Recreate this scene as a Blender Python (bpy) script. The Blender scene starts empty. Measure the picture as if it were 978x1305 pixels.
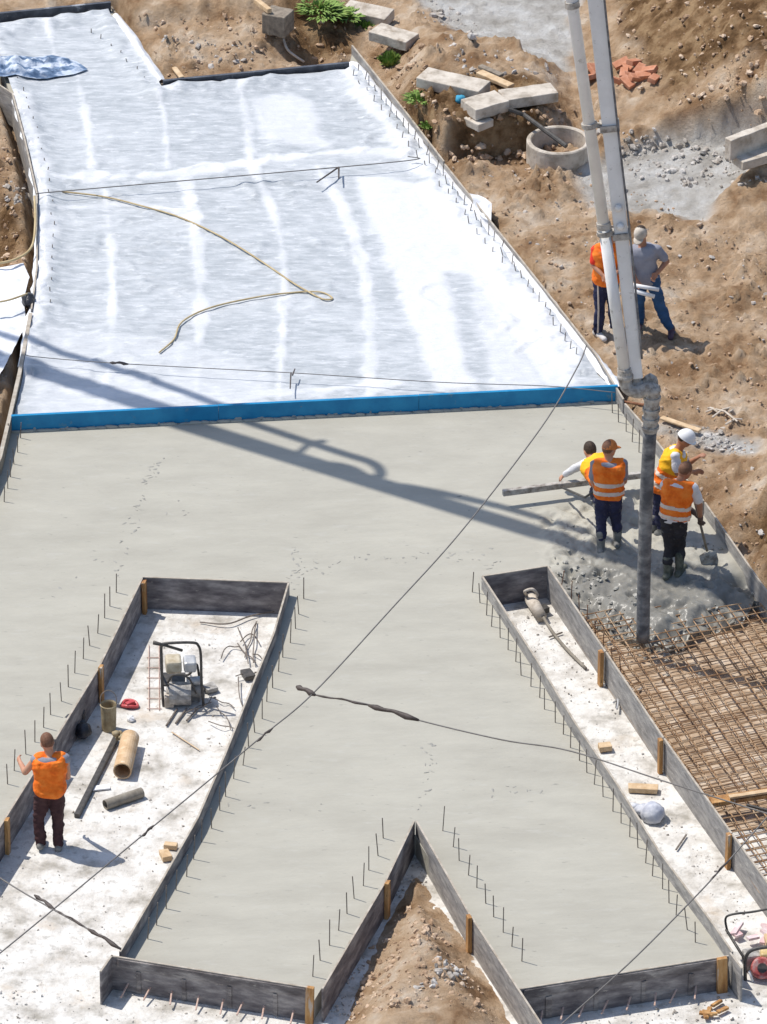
import bpy, bmesh, math, random
import numpy as np
from mathutils import Vector, Matrix, Quaternion
from mathutils.geometry import delaunay_2d_cdt
random.seed(7); rng = np.random.RandomState(11)
R = math.radians
scene = bpy.context.scene
col = scene.collection

# ------------------------------------------------------------------ camera
F, D, PITCH = 9000.0, 93.0, R(30)
DIR = Vector((0, math.cos(PITCH), -math.sin(PITCH)))
UP = Vector((0, math.sin(PITCH), math.cos(PITCH)))
CAM = -DIR * D
def ray(u, v):
    return DIR + Vector((1, 0, 0)) * ((u - 489) / F) - UP * ((v - 652.5) / F)
def P(u, v, z=0.0):
    r = ray(u, v); return CAM + r * ((z - CAM.z) / r.z)
def J(u, v, y):
    r = ray(u, v); return CAM + r * ((y - CAM.y) / r.y)
cd = bpy.data.cameras.new('camera'); cam = bpy.data.objects.new('camera', cd); col.objects.link(cam)
cam.location = CAM; cam.rotation_euler = (R(90) - PITCH, 0, 0)
cd.sensor_fit = 'HORIZONTAL'; cd.sensor_width = 36; cd.lens = 36 * F / 978
cd.clip_start = 1; cd.clip_end = 3000
scene.camera = cam

# ------------------------------------------------------------------ light
SUN_EL = 61
sd = Vector((0.905, -0.425, 0)).normalized()            # the way shadows fall
SHADOW = sd / math.tan(R(SUN_EL))                        # shift per metre of height
ld = Vector((sd.x * math.cos(R(SUN_EL)), sd.y * math.cos(R(SUN_EL)), -math.sin(R(SUN_EL))))
sl = bpy.data.lights.new('sun', 'SUN'); so = bpy.data.objects.new('sun', sl); col.objects.link(so)
sl.energy = 4.25; sl.angle = R(0.38); sl.color = (1.0, 0.955, 0.89)
so.rotation_euler = ld.to_track_quat('-Z', 'Y').to_euler(); so.location = (-20, 10, 40)
w = bpy.data.worlds.new('World'); scene.world = w; w.use_nodes = True
nt = w.node_tree; bg = nt.nodes['Background']
sky = nt.nodes.new('ShaderNodeTexSky'); sky.sky_type = 'NISHITA'; sky.sun_disc = False
sky.sun_elevation = R(SUN_EL); sky.sun_rotation = math.atan2(-sd.x, -sd.y)
nt.links.new(sky.outputs[0], bg.inputs[0]); bg.inputs[1].default_value = 0.145
vs = scene.view_settings; vs.view_transform = 'Standard'; vs.look = 'None'; vs.exposure = 0.06; vs.gamma = 1; vs.use_curve_mapping = False

# ------------------------------------------------------------------ materials
def mat(name, cols, scale=6.0, rough=0.8, bump=0.0, bscale=30.0, detail=6.0, metal=0.0, lo=0.35, hi=0.65,
        stretch=(1, 1, 1), spots=None, spec=0.3, world=False, spots2=None, trans=0.0):
    m = bpy.data.materials.new(name); m.use_nodes = True
    n = m.node_tree.nodes; l = m.node_tree.links; b = n['Principled BSDF']
    b.inputs['Roughness'].default_value = rough; b.inputs['Metallic'].default_value = metal
    b.inputs['Specular IOR Level'].default_value = spec
    if world: src = n.new('ShaderNodeNewGeometry').outputs['Position']
    else: src = n.new('ShaderNodeTexCoord').outputs['Object']
    mp = n.new('ShaderNodeMapping'); mp.inputs['Scale'].default_value = stretch; l.new(src, mp.inputs[0])
    def noise(sc, det=detail, ro=0.6):
        t = n.new('ShaderNodeTexNoise'); t.inputs['Scale'].default_value = sc; t.inputs['Detail'].default_value = det
        t.inputs['Roughness'].default_value = ro; l.new(mp.outputs[0], t.inputs['Vector']); return t.outputs['Fac']
    cr = n.new('ShaderNodeValToRGB'); l.new(noise(scale), cr.inputs[0])
    e = cr.color_ramp.elements; k = len(cols)
    e[0].position = lo; e[0].color = (*cols[0], 1); e[1].position = hi; e[1].color = (*cols[-1], 1)
    for i in range(1, k - 1):
        q = e.new(lo + (hi - lo) * i / (k - 1)); q.color = (*cols[i], 1)
    out = cr.outputs[0]
    for sp in (spots, spots2):
        if sp:                                   # (colour, scale, threshold, softness, amount)
            c2, s2, th, sf, am = sp
            r2 = n.new('ShaderNodeMapRange'); l.new(noise(s2, 4.0, 0.65), r2.inputs[0])
            r2.inputs[1].default_value = th; r2.inputs[2].default_value = th + sf; r2.inputs[4].default_value = am
            mx = n.new('ShaderNodeMix'); mx.data_type = 'RGBA'; l.new(r2.outputs[0], mx.inputs[0]); l.new(out, mx.inputs[6])
            mx.inputs[7].default_value = (*c2, 1); out = mx.outputs[2]
    l.new(out, b.inputs['Base Color'])
    if bump:
        bp = n.new('ShaderNodeBump'); bp.inputs['Strength'].default_value = min(1, bump); bp.inputs['Distance'].default_value = 0.02 * max(1, bump)
        l.new(noise(bscale, 5.0), bp.inputs['Height']); l.new(bp.outputs[0], b.inputs['Normal'])
    return m
M = {}
M['wet'] = mat('wet_concrete', [(.362, .343, .288), (.397, .378, .318), (.43, .41, .345)], 1.3, 0.6, 0.8, 4, 12, lo=.3, hi=.7,
               stretch=(.7, 2.2, 1), spots=((.24, .23, .20), 7.0, .655, .05, .7), spots2=((.45, .438, .39), 4.5, .58, .12, .35), spec=.25, world=True)
M['roughwet'] = M['wet']
M['blinding'] = mat('blinding_concrete', [(.34, .315, .27), (.56, .53, .48), (.70, .68, .635)], 2.6, 0.9, 0.9, 16, 12, lo=.32, hi=.56,
                    spots=((.33, .31, .275), 9.0, .55, .12, .6), spots2=((.52, .42, .31), 1.1, .60, .12, .6), world=True)
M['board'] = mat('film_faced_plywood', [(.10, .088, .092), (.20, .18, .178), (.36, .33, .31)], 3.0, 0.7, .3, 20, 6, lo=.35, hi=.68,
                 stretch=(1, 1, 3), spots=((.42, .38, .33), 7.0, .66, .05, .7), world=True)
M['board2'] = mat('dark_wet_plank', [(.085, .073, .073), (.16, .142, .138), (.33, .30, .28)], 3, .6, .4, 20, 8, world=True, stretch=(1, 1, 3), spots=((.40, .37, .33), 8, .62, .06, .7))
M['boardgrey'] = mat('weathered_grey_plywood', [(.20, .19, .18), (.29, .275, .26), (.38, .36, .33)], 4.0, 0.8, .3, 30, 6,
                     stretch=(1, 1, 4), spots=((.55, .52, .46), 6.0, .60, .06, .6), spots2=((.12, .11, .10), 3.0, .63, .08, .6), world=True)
M['edge'] = mat('raw_board_edge', [(.33, .28, .22), (.50, .45, .38)], 8, .85, world=True)
M['stake'] = mat('orange_timber', [(.26, .12, .045), (.42, .22, .08), (.56, .34, .15)], 7, .8, .4, 40, stretch=(1.5, 1.5, .3), spots=((.10, .05, .02), 14, .62, .06, .9), spots2=((.5, .47, .42), 4, .6, .06, .7), world=True)
M['wood'] = mat('pale_wood', [(.50, .34, .19), (.66, .50, .32)], 10, .75, .2, 40)
M['oldwood'] = mat('old_grey_wood', [(.17, .14, .11), (.32, .27, .21)], 10, .85, .3, 40)
M['rust'] = mat('rusty_steel', [(.13, .055, .03), (.26, .115, .06), (.36, .20, .12)], 14, .8, .2, 60, world=True)
M['matbar'] = mat('light_rust_bar', [(.19, .10, .05), (.35, .215, .115), (.50, .37, .24)], 5, .8, .2, 60, world=True)
M['steel'] = mat('dull_steel', [(.13, .105, .085), (.24, .205, .175)], 20, .6, world=True)
M['pinksteel'] = mat('primed_steel_bar', [(.50, .33, .26), (.62, .47, .40)], 20, .6, world=True)
M['sheet'] = mat('plastic_film', [(.35, .375, .395), (.43, .455, .475), (.53, .55, .57)], 6.5, 0.55, 0.8, 14, 14, lo=.33, hi=.66,
               stretch=(.55, 1.9, 1), spots=((.70, .715, .73), .7, .50, .25, .4), spots2=((.74, .75, .77), 8.0, .57, .1, .5), spec=.35, world=True)
M['overlap'] = mat('doubled_plastic_film', [(.54, .56, .58), (.70, .71, .73), (.82, .825, .84)], 4.0, 0.5, 0.7, 9, 10, lo=.3, hi=.6, stretch=(.8, 1.2, 1), spec=.35, world=True)
M['darkfilm'] = mat('dark_plastic', [(.05, .055, .07), (.13, .14, .16)], 5, .45, .8, 12, world=True, spots=((.5, .52, .55), 4, .6, .08, .6))
M['tarp'] = mat('blue_grey_tarp', [(.08, .13, .22), (.17, .25, .38), (.55, .61, .70)], 4, .4, .9, 10, 6, world=True, lo=.42, hi=.58, stretch=(.6, 1.6, 1))
M['blue'] = mat('blue_paint', [(.008, .18, .38), (.016, .24, .46)], 4, .5, .15, 20, world=True,
                spots=((.10, .22, .30), 5, .63, .06, .7), spots2=((.16, .15, .13), 12, .70, .04, .8))
M['cream'] = mat('boom_paint', [(.72, .71, .685), (.82, .81, .79)], 3, .45, .1, 20, spots=((.36, .33, .28), 5, .62, .08, .6), spots2=((.24, .2, .16), 16, .68, .05, .6))
M['pipe'] = mat('delivery_pipe_paint', [(.68, .675, .66), (.78, .775, .76)], 4, .45, .1, 20, spots=((.33, .31, .28), 7, .62, .08, .7))
M['cemented'] = mat('cement_crusted_steel', [(.22, .19, .16), (.40, .37, .33), (.52, .49, .44)], 12, .9, .8, 40, world=True)
M['rubber'] = mat('dirty_rubber_hose', [(.075, .078, .085), (.15, .15, .155), (.26, .26, .255)], 5, .65, .3, 25, world=True, stretch=(1, 1, 1.6))
M['cable'] = mat('overhead_cable', [(.14, .13, .12), (.20, .19, .18)], 8, .6)
M['cableiron'] = mat('cable_iron', [(.05, .04, .035), (.11, .09, .08)], 8, .6)
M['hose'] = mat('tan_hose', [(.40, .30, .15), (.55, .44, .26)], 6, .6)
M['oldconc'] = mat('old_concrete', [(.36, .31, .25), (.52, .46, .385), (.62, .56, .48)], 5, .9, .5, 30, 8, spots=((.26, .20, .14), 3, .58, .1, .6), world=True)
M['grass'] = mat('green_leaf', [(.12, .22, .04), (.26, .36, .09)], 12, .7)
M['brick'] = mat('red_brick', [(.42, .17, .09), (.55, .27, .17)], 9, .85, .3, 60, spots=((.6, .52, .45), 8, .6, .1, .5))
M['bluerag'] = mat('blue_cloth', [(.03, .25, .42), (.08, .38, .55)], 8, .8)
M['card'] = mat('cardboard_tube', [(.50, .33, .18), (.66, .48, .30)], 9, .85, .2, 40, spots=((.78, .68, .55), 7, .58, .1, .6))
M['greytube'] = mat('grey_tube', [(.20, .175, .14), (.30, .27, .22)], 9, .85, .2, 40)
M['bucket'] = mat('mortar_bucket', [(.26, .19, .10), (.42, .35, .22)], 9, .7, .3, 40)
M['redplastic'] = mat('red_plastic', [(.42, .04, .05), (.60, .12, .12)], 9, .4)
M['blackbag'] = mat('black_plastic_bag', [(.015, .016, .02), (.06, .06, .07)], 9, .3, .8, 18)
M['whitebag'] = mat('pale_cement_bag', [(.36, .38, .45), (.68, .69, .72)], 7, .6, .8, 14)
M['frame'] = mat('dark_frame_paint', [(.045, .043, .04), (.10, .09, .08)], 14, .45)
M['engine'] = mat('dusty_engine', [(.22, .205, .185), (.46, .44, .41)], 14, .6, .4, 40)
M['yellowtank'] = mat('sand_yellow_tank', [(.50, .36, .14), (.62, .48, .25)], 12, .5)
M['dullt'] = mat('dusty_tan_tank', [(.40, .33, .22), (.56, .50, .38)], 12, .6)
M['dullred'] = mat('dusty_red_paint', [(.32, .05, .05), (.48, .13, .12), (.5, .35, .33)], 12, .6)
M['alu'] = mat('dusty_aluminium', [(.42, .42, .42), (.55, .55, .54)], 12, .45, metal=.3)
M['white'] = mat('white_item', [(.72, .71, .70), (.82, .81, .80)], 12, .6)
M['skin'] = mat('skin', [(.46, .23, .145), (.54, .29, .19)], 9, .55)
M['skindark'] = mat('tanned_skin', [(.33, .15, .09), (.40, .20, .125)], 9, .55)
M['hair'] = mat('dark_hair', [(.03, .02, .015), (.07, .045, .03)], 40, .7)
M['brownhair'] = mat('brown_hair', [(.13, .06, .035), (.2, .1, .06)], 40, .7)
M['orange'] = mat('orange_vest', [(.72, .12, .006), (.86, .175, .012), (.92, .24, .03)], 9, .75, .8, 11, spots=((.45, .22, .10), 7, .62, .1, .5))
M['amber'] = mat('amber_vest', [(.88, .42, .01), (.92, .50, .02)], 6, .75, .4, 14)
M['stripe'] = mat('reflective_tape', [(.62, .50, .40), (.74, .62, .52)], 10, .45)
M['shirt'] = mat('white_shirt', [(.58, .57, .58), (.74, .73, .74)], 8, .85, .7, 14, spots=((.45, .42, .37), 8, .62, .1, .4))
M['greyshirt'] = mat('grey_shirt', [(.23, .235, .28), (.30, .305, .35)], 7, .85, .4, 14)
M['redshirt'] = mat('red_shirt', [(.70, .03, .015), (.80, .06, .03)], 7, .85, .4, 14)
M['navy'] = mat('navy_trousers', [(.014, .016, .045), (.035, .038, .085)], 7, .85, .7, 14, spots=((.24, .23, .21), 9, .62, .1, .5))
M['black'] = mat('black_trousers', [(.014, .013, .016), (.035, .032, .038)], 7, .85, .7, 14, spots=((.22, .21, .19), 9, .62, .1, .5))
M['maroon'] = mat('brown_trousers', [(.045, .018, .02), (.075, .035, .035)], 7, .85, .5, 12)
M['jeans'] = mat('blue_jeans', [(.02, .06, .14), (.04, .10, .21)], 7, .85, .5, 12)
M['boot'] = mat('muddy_boot', [(.12, .12, .11), (.26, .25, .23)], 12, .8, .2, 40)
M['darkboot'] = mat('dark_green_boot', [(.05, .055, .04), (.15, .15, .12)], 12, .7)
M['shoe'] = mat('light_shoe', [(.55, .52, .50), (.7, .68, .66)], 12, .7)
M['darkshoe'] = mat('dark_shoe', [(.04, .03, .05), (.09, .05, .07)], 12, .7)
M['cap'] = mat('rust_cap', [(.50, .15, .03), (.62, .22, .06)], 12, .8)
M['glove'] = mat('dark_glove', [(.07, .05, .045), (.14, .10, .09)], 12, .8)
M['stone'] = mat('rubble_stone', [(.30, .265, .225), (.44, .40, .355), (.58, .55, .51)], 3.0, .9, .3, 30, world=True, lo=.4, hi=.6)
M['clod'] = mat('soil_clod', [(.28, .18, .11), (.46, .32, .21), (.60, .47, .35)], 2.2, .95, .4, 30, world=True, lo=.35, hi=.62)
M['twig'] = mat('pale_twig', [(.5, .42, .33), (.65, .58, .49)], 12, .8)

def terrain_mat():
    m = bpy.data.materials.new('dry_soil'); m.use_nodes = True
    n = m.node_tree.nodes; l = m.node_tree.links; b = n['Principled BSDF']; b.inputs['Roughness'].default_value = .95
    b.inputs['Specular IOR Level'].default_value = .1
    g = n.new('ShaderNodeNewGeometry').outputs['Position']
    def noise(s, d=8, ro=.62):
        t = n.new('ShaderNodeTexNoise'); t.inputs['Scale'].default_value = s; t.inputs['Detail'].default_value = d
        t.inputs['Roughness'].default_value = ro; l.new(g, t.inputs['Vector']); return t.outputs['Fac']
    def ramp(src, stops):
        r = n.new('ShaderNodeValToRGB'); l.new(src, r.inputs[0]); e = r.color_ramp.elements
        e[0].position, e[0].color = stops[0][0], (*stops[0][1], 1); e[1].position, e[1].color = stops[-1][0], (*stops[-1][1], 1)
        for p, c in stops[1:-1]: q = e.new(p); q.color = (*c, 1)
        return r.outputs[0]
    def mix(f, a, c):
        x = n.new('ShaderNodeMix'); x.data_type = 'RGBA'; l.new(f, x.inputs[0]); l.new(a, x.inputs[6]); l.new(c, x.inputs[7]); return x.outputs[2]
    dry = ramp(noise(1.7), [(.34, (.30, .178, .095)), (.44, (.47, .315, .19)), (.56, (.62, .455, .305)), (.68, (.76, .63, .49))])
    fresh = ramp(noise(3.2), [(.38, (.12, .066, .03)), (.5, (.25, .15, .075)), (.62, (.42, .28, .155))])
    spill = ramp(noise(2.6), [(.34, (.42, .39, .345)), (.5, (.58, .555, .51)), (.66, (.74, .73, .70))])
    def at(nm):
        a = n.new('ShaderNodeAttribute'); a.attribute_name = nm; return a.outputs['Fac']
    o = mix(at('fresh'), dry, fresh); o = mix(at('spill'), o, spill)
    l.new(o, b.inputs['Base Color'])
    bp = n.new('ShaderNodeBump'); bp.inputs['Strength'].default_value = 1; bp.inputs['Distance'].default_value = .09
    l.new(noise(10, 12, .8), bp.inputs['Height']); l.new(bp.outputs[0], b.inputs['Normal'])
    return m
M['soil'] = terrain_mat()

# ------------------------------------------------------------------ mesh helpers
ORI = {}
class MB:
    def __init__(s): s.v = []; s.f = []; s.mi = []
    def add(s, vs, fs, mi=0):
        k = len(s.v); s.v += [tuple(x) for x in vs]; s.f += [tuple(i + k for i in q) for q in fs]; s.mi += [mi] * len(fs); return s
    def box(s, c, size, rot=None, jit=0.0, mi=0):
        h = Vector(size) / 2; rot = rot or Matrix.Identity(3); c = Vector(c)
        vs = [c + rot @ Vector((x * h.x * (1 + random.uniform(-jit, jit)), y * h.y * (1 + random.uniform(-jit, jit)), z * h.z * (1 + random.uniform(-jit, jit)))) for x in (-1, 1) for y in (-1, 1) for z in (-1, 1)]
        return s.add(vs, [(0, 1, 3, 2), (4, 6, 7, 5), (0, 4, 5, 1), (2, 3, 7, 6), (0, 2, 6, 4), (1, 5, 7, 3)], mi)
    def tube(s, pts, r, n=8, cap=True, sx=1.0, mi=0, side=None):
        pts = [Vector(p) for p in pts]; k = len(pts); rs = r if isinstance(r, (list, tuple)) else [r] * k
        ref = side; base = len(s.v); vs = []
        for i, p in enumerate(pts):
            t = (pts[min(i + 1, k - 1)] - pts[max(i - 1, 0)]).normalized()
            if ref is None: ref = t.orthogonal().normalized()
            a = (ref - t * ref.dot(t)).normalized(); b = t.cross(a); ref = a
            for j in range(n):
                q = 2 * math.pi * j / n; vs.append(p + a * (math.cos(q) * rs[i] * sx) + b * (math.sin(q) * rs[i]))
        fs = [(i * n + j, i * n + (j + 1) % n, (i + 1) * n + (j + 1) % n, (i + 1) * n + j) for i in range(k - 1) for j in range(n)]
        if cap: fs += [tuple(reversed(range(n))), tuple(range((k - 1) * n, k * n))]
        return s.add(vs, fs, mi)
    def ell(s, c, rad, rot=None, nu=12, nv=8, zmin=None, jit=0):
        rot = rot or Matrix.Identity(3); c = Vector(c); vs = [c + rot @ Vector((0, 0, rad[2]))]
        for i in range(1, nv):
            th = math.pi * i / nv
            for j in range(nu):
                ph = 2 * math.pi * j / nu; k = 1 + random.uniform(-jit, jit)
                vs.append(c + rot @ Vector((rad[0] * math.sin(th) * math.cos(ph) * k, rad[1] * math.sin(th) * math.sin(ph) * k, rad[2] * math.cos(th) * k)))
        vs.append(c + rot @ Vector((0, 0, -rad[2])))
        fs = [(0, 1 + j, 1 + (j + 1) % nu) for j in range(nu)]
        for i in range(nv - 2):
            for j in range(nu): a = 1 + i * nu; fs.append((a + j, a + nu + j, a + nu + (j + 1) % nu, a + (j + 1) % nu))
        a = 1 + (nv - 2) * nu; fs += [(a + j, len(vs) - 1, a + (j + 1) % nu) for j in range(nu)]
        return s.add(vs, fs)
    def cone2(s, a, b, ra, rb, flat=1.0, side=None, n=12):       # round cone
        a = Vector(a); b = Vector(b); t = (b - a); L = max(t.length, 1e-4); t.normalize()
        pts = [a - t * ra * k for k in (.97, .8, .45)] + [a, b] + [b + t * rb * k for k in (.45, .8, .97)]
        rs = [ra * math.sqrt(max(1 - k * k, .01)) for k in (.97, .8, .45)] + [ra, rb] + [rb * math.sqrt(max(1 - k * k, .01)) for k in (.45, .8, .97)]
        return s.tube(pts, rs, n, True, flat, 0, side)
    def lathe(s, prof, c=(0, 0, 0), n=24, rot=None, close=False):
        rot = rot or Matrix.Identity(3); c = Vector(c); k = len(prof)
        vs = [c + rot @ Vector((r * math.cos(2 * math.pi * j / n), r * math.sin(2 * math.pi * j / n), z)) for r, z in prof for j in range(n)]
        fs = [(i * n + j, i * n + (j + 1) % n, (i + 1) * n + (j + 1) % n, (i + 1) * n + j) for i in range(k - 1) for j in range(n)]
        if close: fs += [((k - 1) * n + j, (k - 1) * n + (j + 1) % n, (j + 1) % n, j) for j in range(n)]
        return s.add(vs, fs)
    def prism(s, poly, z0, z1):
        n = len(poly); vs = [(x, y, z0) for x, y in poly] + [(x, y, z1) for x, y in poly]
        return s.add(vs, [tuple(range(n, 2 * n)), tuple(reversed(range(n)))] + [(i, (i + 1) % n, n + (i + 1) % n, n + i) for i in range(n)])
    def build(s, name, m, parent=None, smooth=False, bevel=0.0, origin=None):
        me = bpy.data.meshes.new(name)
        vs = s.v
        o_ = Vector(origin) if origin is not None else (Vector(ORI[parent.name]) if parent is not None and parent.name in ORI else Vector((0, 0, 0)))
        if o_.length > 0: vs = [(a[0] - o_.x, a[1] - o_.y, a[2] - o_.z) for a in vs]
        me.from_pydata(vs, [], s.f); 
        for mm in (m if isinstance(m, list) else [m]): me.materials.append(mm)
        if any(s.mi): me.polygons.foreach_set('material_index', s.mi)
        bm = bmesh.new(); bm.from_mesh(me); bmesh.ops.recalc_face_normals(bm, faces=bm.faces)
        bm.to_mesh(me); bm.free()
        if smooth: me.polygons.foreach_set('use_smooth', [True] * len(me.polygons))
        o = bpy.data.objects.new(name, me); col.objects.link(o)
        if parent is not None:
            o.parent = parent
            if o_.length > 0: ORI[o.name] = tuple(o_)
        elif origin is not None: o.location = o_
        if bevel:
            bv = o.modifiers.new('bevel', 'BEVEL'); bv.width = bevel; bv.segments = 2; bv.limit_method = 'ANGLE'
        return o
def tag(o, label=None, cat=None, group=None, kind=None):
    if label: o['label'] = label
    if cat: o['category'] = cat
    if group: o['group'] = group
    if kind: o['kind'] = kind
    return o
def empty(name, loc, label, cat, group=None):
    o = bpy.data.objects.new(name, None); col.objects.link(o); o.location = Vector(loc); o.empty_display_size = .2
    ORI[o.name] = tuple(float(c) for c in loc)
    return tag(o, label, cat, group)
def copy_tree(o, parent=None):
    c = o.copy(); col.objects.link(c)
    if parent is not None: c.parent = parent
    for ch in [x for x in all_children.get(o.name, [])]: copy_tree(ch, c)
    return c
all_children = {}
def rotz(a): return Matrix.Rotation(a, 3, 'Z')
def along(d, up=(0, 0, 1)):                                   # columns: x along d
    x = Vector(d).normalized(); y = Vector(up).cross(x).normalized(); z = x.cross(y); return Matrix((x, y, z)).transposed()
def resample(pts, step):
    pts = [Vector(p) for p in pts]; out = [pts[0]]; carry = 0.0
    for a, b in zip(pts, pts[1:]):
        L = (b - a).length; t = step - carry
        while t <= L: out.append(a.lerp(b, t / L)); t += step
        carry = L - (t - step)
    return out
def spline(pts, k=6):                                         # Catmull-Rom
    pts = [Vector(p) for p in pts]; e = [pts[0] * 2 - pts[1]] + pts + [pts[-1] * 2 - pts[-2]]; out = []
    for i in range(1, len(e) - 2):
        a, b, c, d = e[i - 1:i + 3]
        for j in range(k):
            t = j / k; out.append(.5 * ((2 * b) + (c - a) * t + (2 * a - 5 * b + 4 * c - d) * t * t + (3 * b - a - 3 * c + d) * t ** 3))
    return out + [pts[-1]]

# numpy value noise
def _h(ix, iy, s):
    n = (ix.astype(np.int64) * 374761393 + iy.astype(np.int64) * 668265263 + s * 1442695041) & 0xffffffff
    n = ((n ^ (n >> 13)) * 1274126177) & 0xffffffff
    return ((n ^ (n >> 16)) & 0xffff) / 65535.0
def vnoise(x, y, s=0):
    ix = np.floor(x); iy = np.floor(y); fx = x - ix; fy = y - iy; fx = fx * fx * (3 - 2 * fx); fy = fy * fy * (3 - 2 * fy)
    a = _h(ix, iy, s); b = _h(ix + 1, iy, s); c = _h(ix, iy + 1, s); d = _h(ix + 1, iy + 1, s)
    return (a + (b - a) * fx) * (1 - fy) + (c + (d - c) * fx) * fy
def fbm(x, y, f, o=4, s=0, g=.5):
    t = 0; a = 1; q = 0
    for i in range(o):
        c, sn = math.cos(i * .7), math.sin(i * .7)
        t = t + a * (vnoise((x * c - y * sn) * f, (x * sn + y * c) * f, s + i) - .5); q += a; a *= g; f *= 2.1
    return t / q
def sdist(x, y, poly):                                       # signed distance, negative inside
    d = np.full(x.shape, 1e9); ins = np.zeros(x.shape, bool); n = len(poly)
    for i in range(n):
        ax, ay = poly[i]; bx, by = poly[(i + 1) % n]; ex, ey = bx - ax, by - ay
        t = np.clip(((x - ax) * ex + (y - ay) * ey) / (ex * ex + ey * ey + 1e-12), 0, 1)
        d = np.minimum(d, np.hypot(x - ax - t * ex, y - ay - t * ey))
        c = ((ay > y) != (by > y)) & (x < (bx - ax) * (y - ay) / ((by - ay) if by != ay else 1e-9) + ax); ins ^= c
    return np.where(ins, -d, d)
def sstep(a, b, x):
    t = np.clip((x - a) / (b - a), 0, 1); return t * t * (3 - 2 * t)

ZT, ZS, ZN = 0.48, 0.28, 0.38                                           # board top, slab top
def W(pts, z=ZT): return [(P(u, v, z).x, P(u, v, z).y) for u, v in pts]

# outlines of the work, in the plan
E_LEFT = [(-300, 1300), (-150, 900), (-30, 650), (0, 584), (12, 533), (25, 476), (40, 395), (47, 342), (47, 247), (32, 180), (16, 120), (-20, 22)]
E_TOP = [(-20, 19), (141, 2), (208, 103), (444, 79), (449, 60), (519, 148), (566, 209), (660, 326), (760, 453), (796, 512), (820, 540), (898, 639), (972, 745)]
site = W(E_LEFT[:-1] + E_TOP + [(1100, 930), (1500, 1500), (1500, 2000), (-300, 2000)])

# ------------------------------------------------------------------ ground sheet
def axis(lo, hi, st, far):
    c = list(np.arange(lo, hi, st)); g = []; q = st
    x = hi
    while x < far: g.append(x); q *= 1.35; x += q
    l2 = []; q = st; x = lo
    while x > -far: q *= 1.35; x -= q; l2.append(x)
    return np.array(l2[::-1] + c + g)
gx = axis(-6.6, 6.9, .045, 700); gy = axis(-9, 17.5, .05, 900)
X, Y = np.meshgrid(gx, gy); ds = sdist(X, Y, site)
Z = .27 + .10 * fbm(X, Y, .5, 4, 3)
cl = fbm(X, Y, 1.6, 5, 9, .62)
Z += .22 * cl + .12 * np.abs(fbm(X, Y, 6.0, 3, 21, .6)) * (1 + 1.5 * sstep(0, .3, cl)) * 2
def bump(u, v, amp, rx, ry, z=.3, ang=0):
    global Z
    c = P(u, v, z); dx, dy = X - c.x, Y - c.y; ca, sa = math.cos(ang), math.sin(ang)
    Z += amp * np.exp(-(((dx * ca + dy * sa) / rx) ** 2 + ((-dx * sa + dy * ca) / ry) ** 2))
bump(1000, 150, 1.5, 1.9, 2.6); bump(860, 60, .55, .9, 1.6); bump(1010, 40, .8, 1.5, 2.5)
bump(790, 160, .12, .5, .5)
bump(-18, 300, -.75, .38, .9); bump(20, 265, .15, .15, .3)
bump(330, 45, .25, 1.4, .5); bump(395, 62, -.25, .5, .35)
bump(1000, 640, .35, .5, 1.6); bump(955, 690, -.3, .2, .35)
pc = P(610, 197, .3)
plate = sstep(-.06, .10, Y - pc.y - .25 * fbm(X, Y, 1.2, 3, 40) - .25 * (X - pc.x)) * sstep(-1.35, -.7, X - pc.x) * (1 - sstep(.75, 1.5, X - pc.x)) 
Z += .55 * plate * (1 - .8 * sstep(2.2, 4.5, Y - pc.y))
pb = P(300, 38, .3)
Z += .35 * sstep(-.1, .3, Y - pb.y - .5 * fbm(X, Y, .9, 3, 60)) * (1 - sstep(1.1, 2.0, X - pb.x)) * sstep(-2.6, -1.6, X - pb.x)
# wheel ruts
rt = (X * .55 + Y * .83); Z += (.022 * np.sin(rt * 9 + 3 * fbm(X, Y, .8, 3, 66)) + .06 * fbm(X * .35 + Y * .5, X * .83 * 1.0 - Y * .55, 3.0, 4, 67, .6) + .012 * np.sin(rt * 31 + 4 * fbm(X, Y, 1, 2, 68))) * sstep(P(860, 480, .3).x - .5, P(860, 480, .3).x + .5, X) * (1 - sstep(P(0, 330, .3).y, P(0, 250, .3).y, Y))
inside = 1 - sstep(.02, .22, ds)
Z = Z * (1 - inside) + (-.14) * inside
far = sstep(9, 40, np.hypot(X, Y - 3)); Z = Z * (1 - far) + .2 * far
def blob(polys, soft=.2, s=0):
    m = np.zeros(X.shape)
    for pl in polys:
        d = sdist(X, Y, W(pl, .3)) + .35 * fbm(X, Y, 1.5, 4, 77 + s)
        m = np.maximum(m, 1 - sstep(-soft * .3, soft, d))
    return m
spill = blob([[(540, 0), (560, -60), (740, -60), (725, 60), (730, 95), (690, 105), (650, 85), (600, 60), (570, 30)],
              [(740, 228), (790, 205), (880, 200), (985, 212), (985, 235), (930, 250), (895, 285), (830, 275), (760, 262)],
              [(845, 545), (905, 548), (960, 570), (958, 578), (900, 565)]], .2)
fresh = blob([[(780, -80), (1100, -80), (1100, 190), (930, 170), (860, 170), (800, 80)],
              [(525, 130), (700, 150), (690, 200), (600, 205), (530, 180)], [(355, 18), (445, 30), (440, 60), (380, 60)],
              [(960, 670), (1100, 700), (1100, 800), (990, 760)], [(0, 240), (18, 250), (18, 290), (0, 300)]], .3, 5)
Z = Z - spill * .65 * (Z - .27) * (1 - inside)
ny, nx = X.shape
me = bpy.data.meshes.new('ground')
verts = np.stack([X.ravel(), Y.ravel(), Z.ravel()], 1)
idx = np.arange(nx * ny).reshape(ny, nx)
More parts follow.
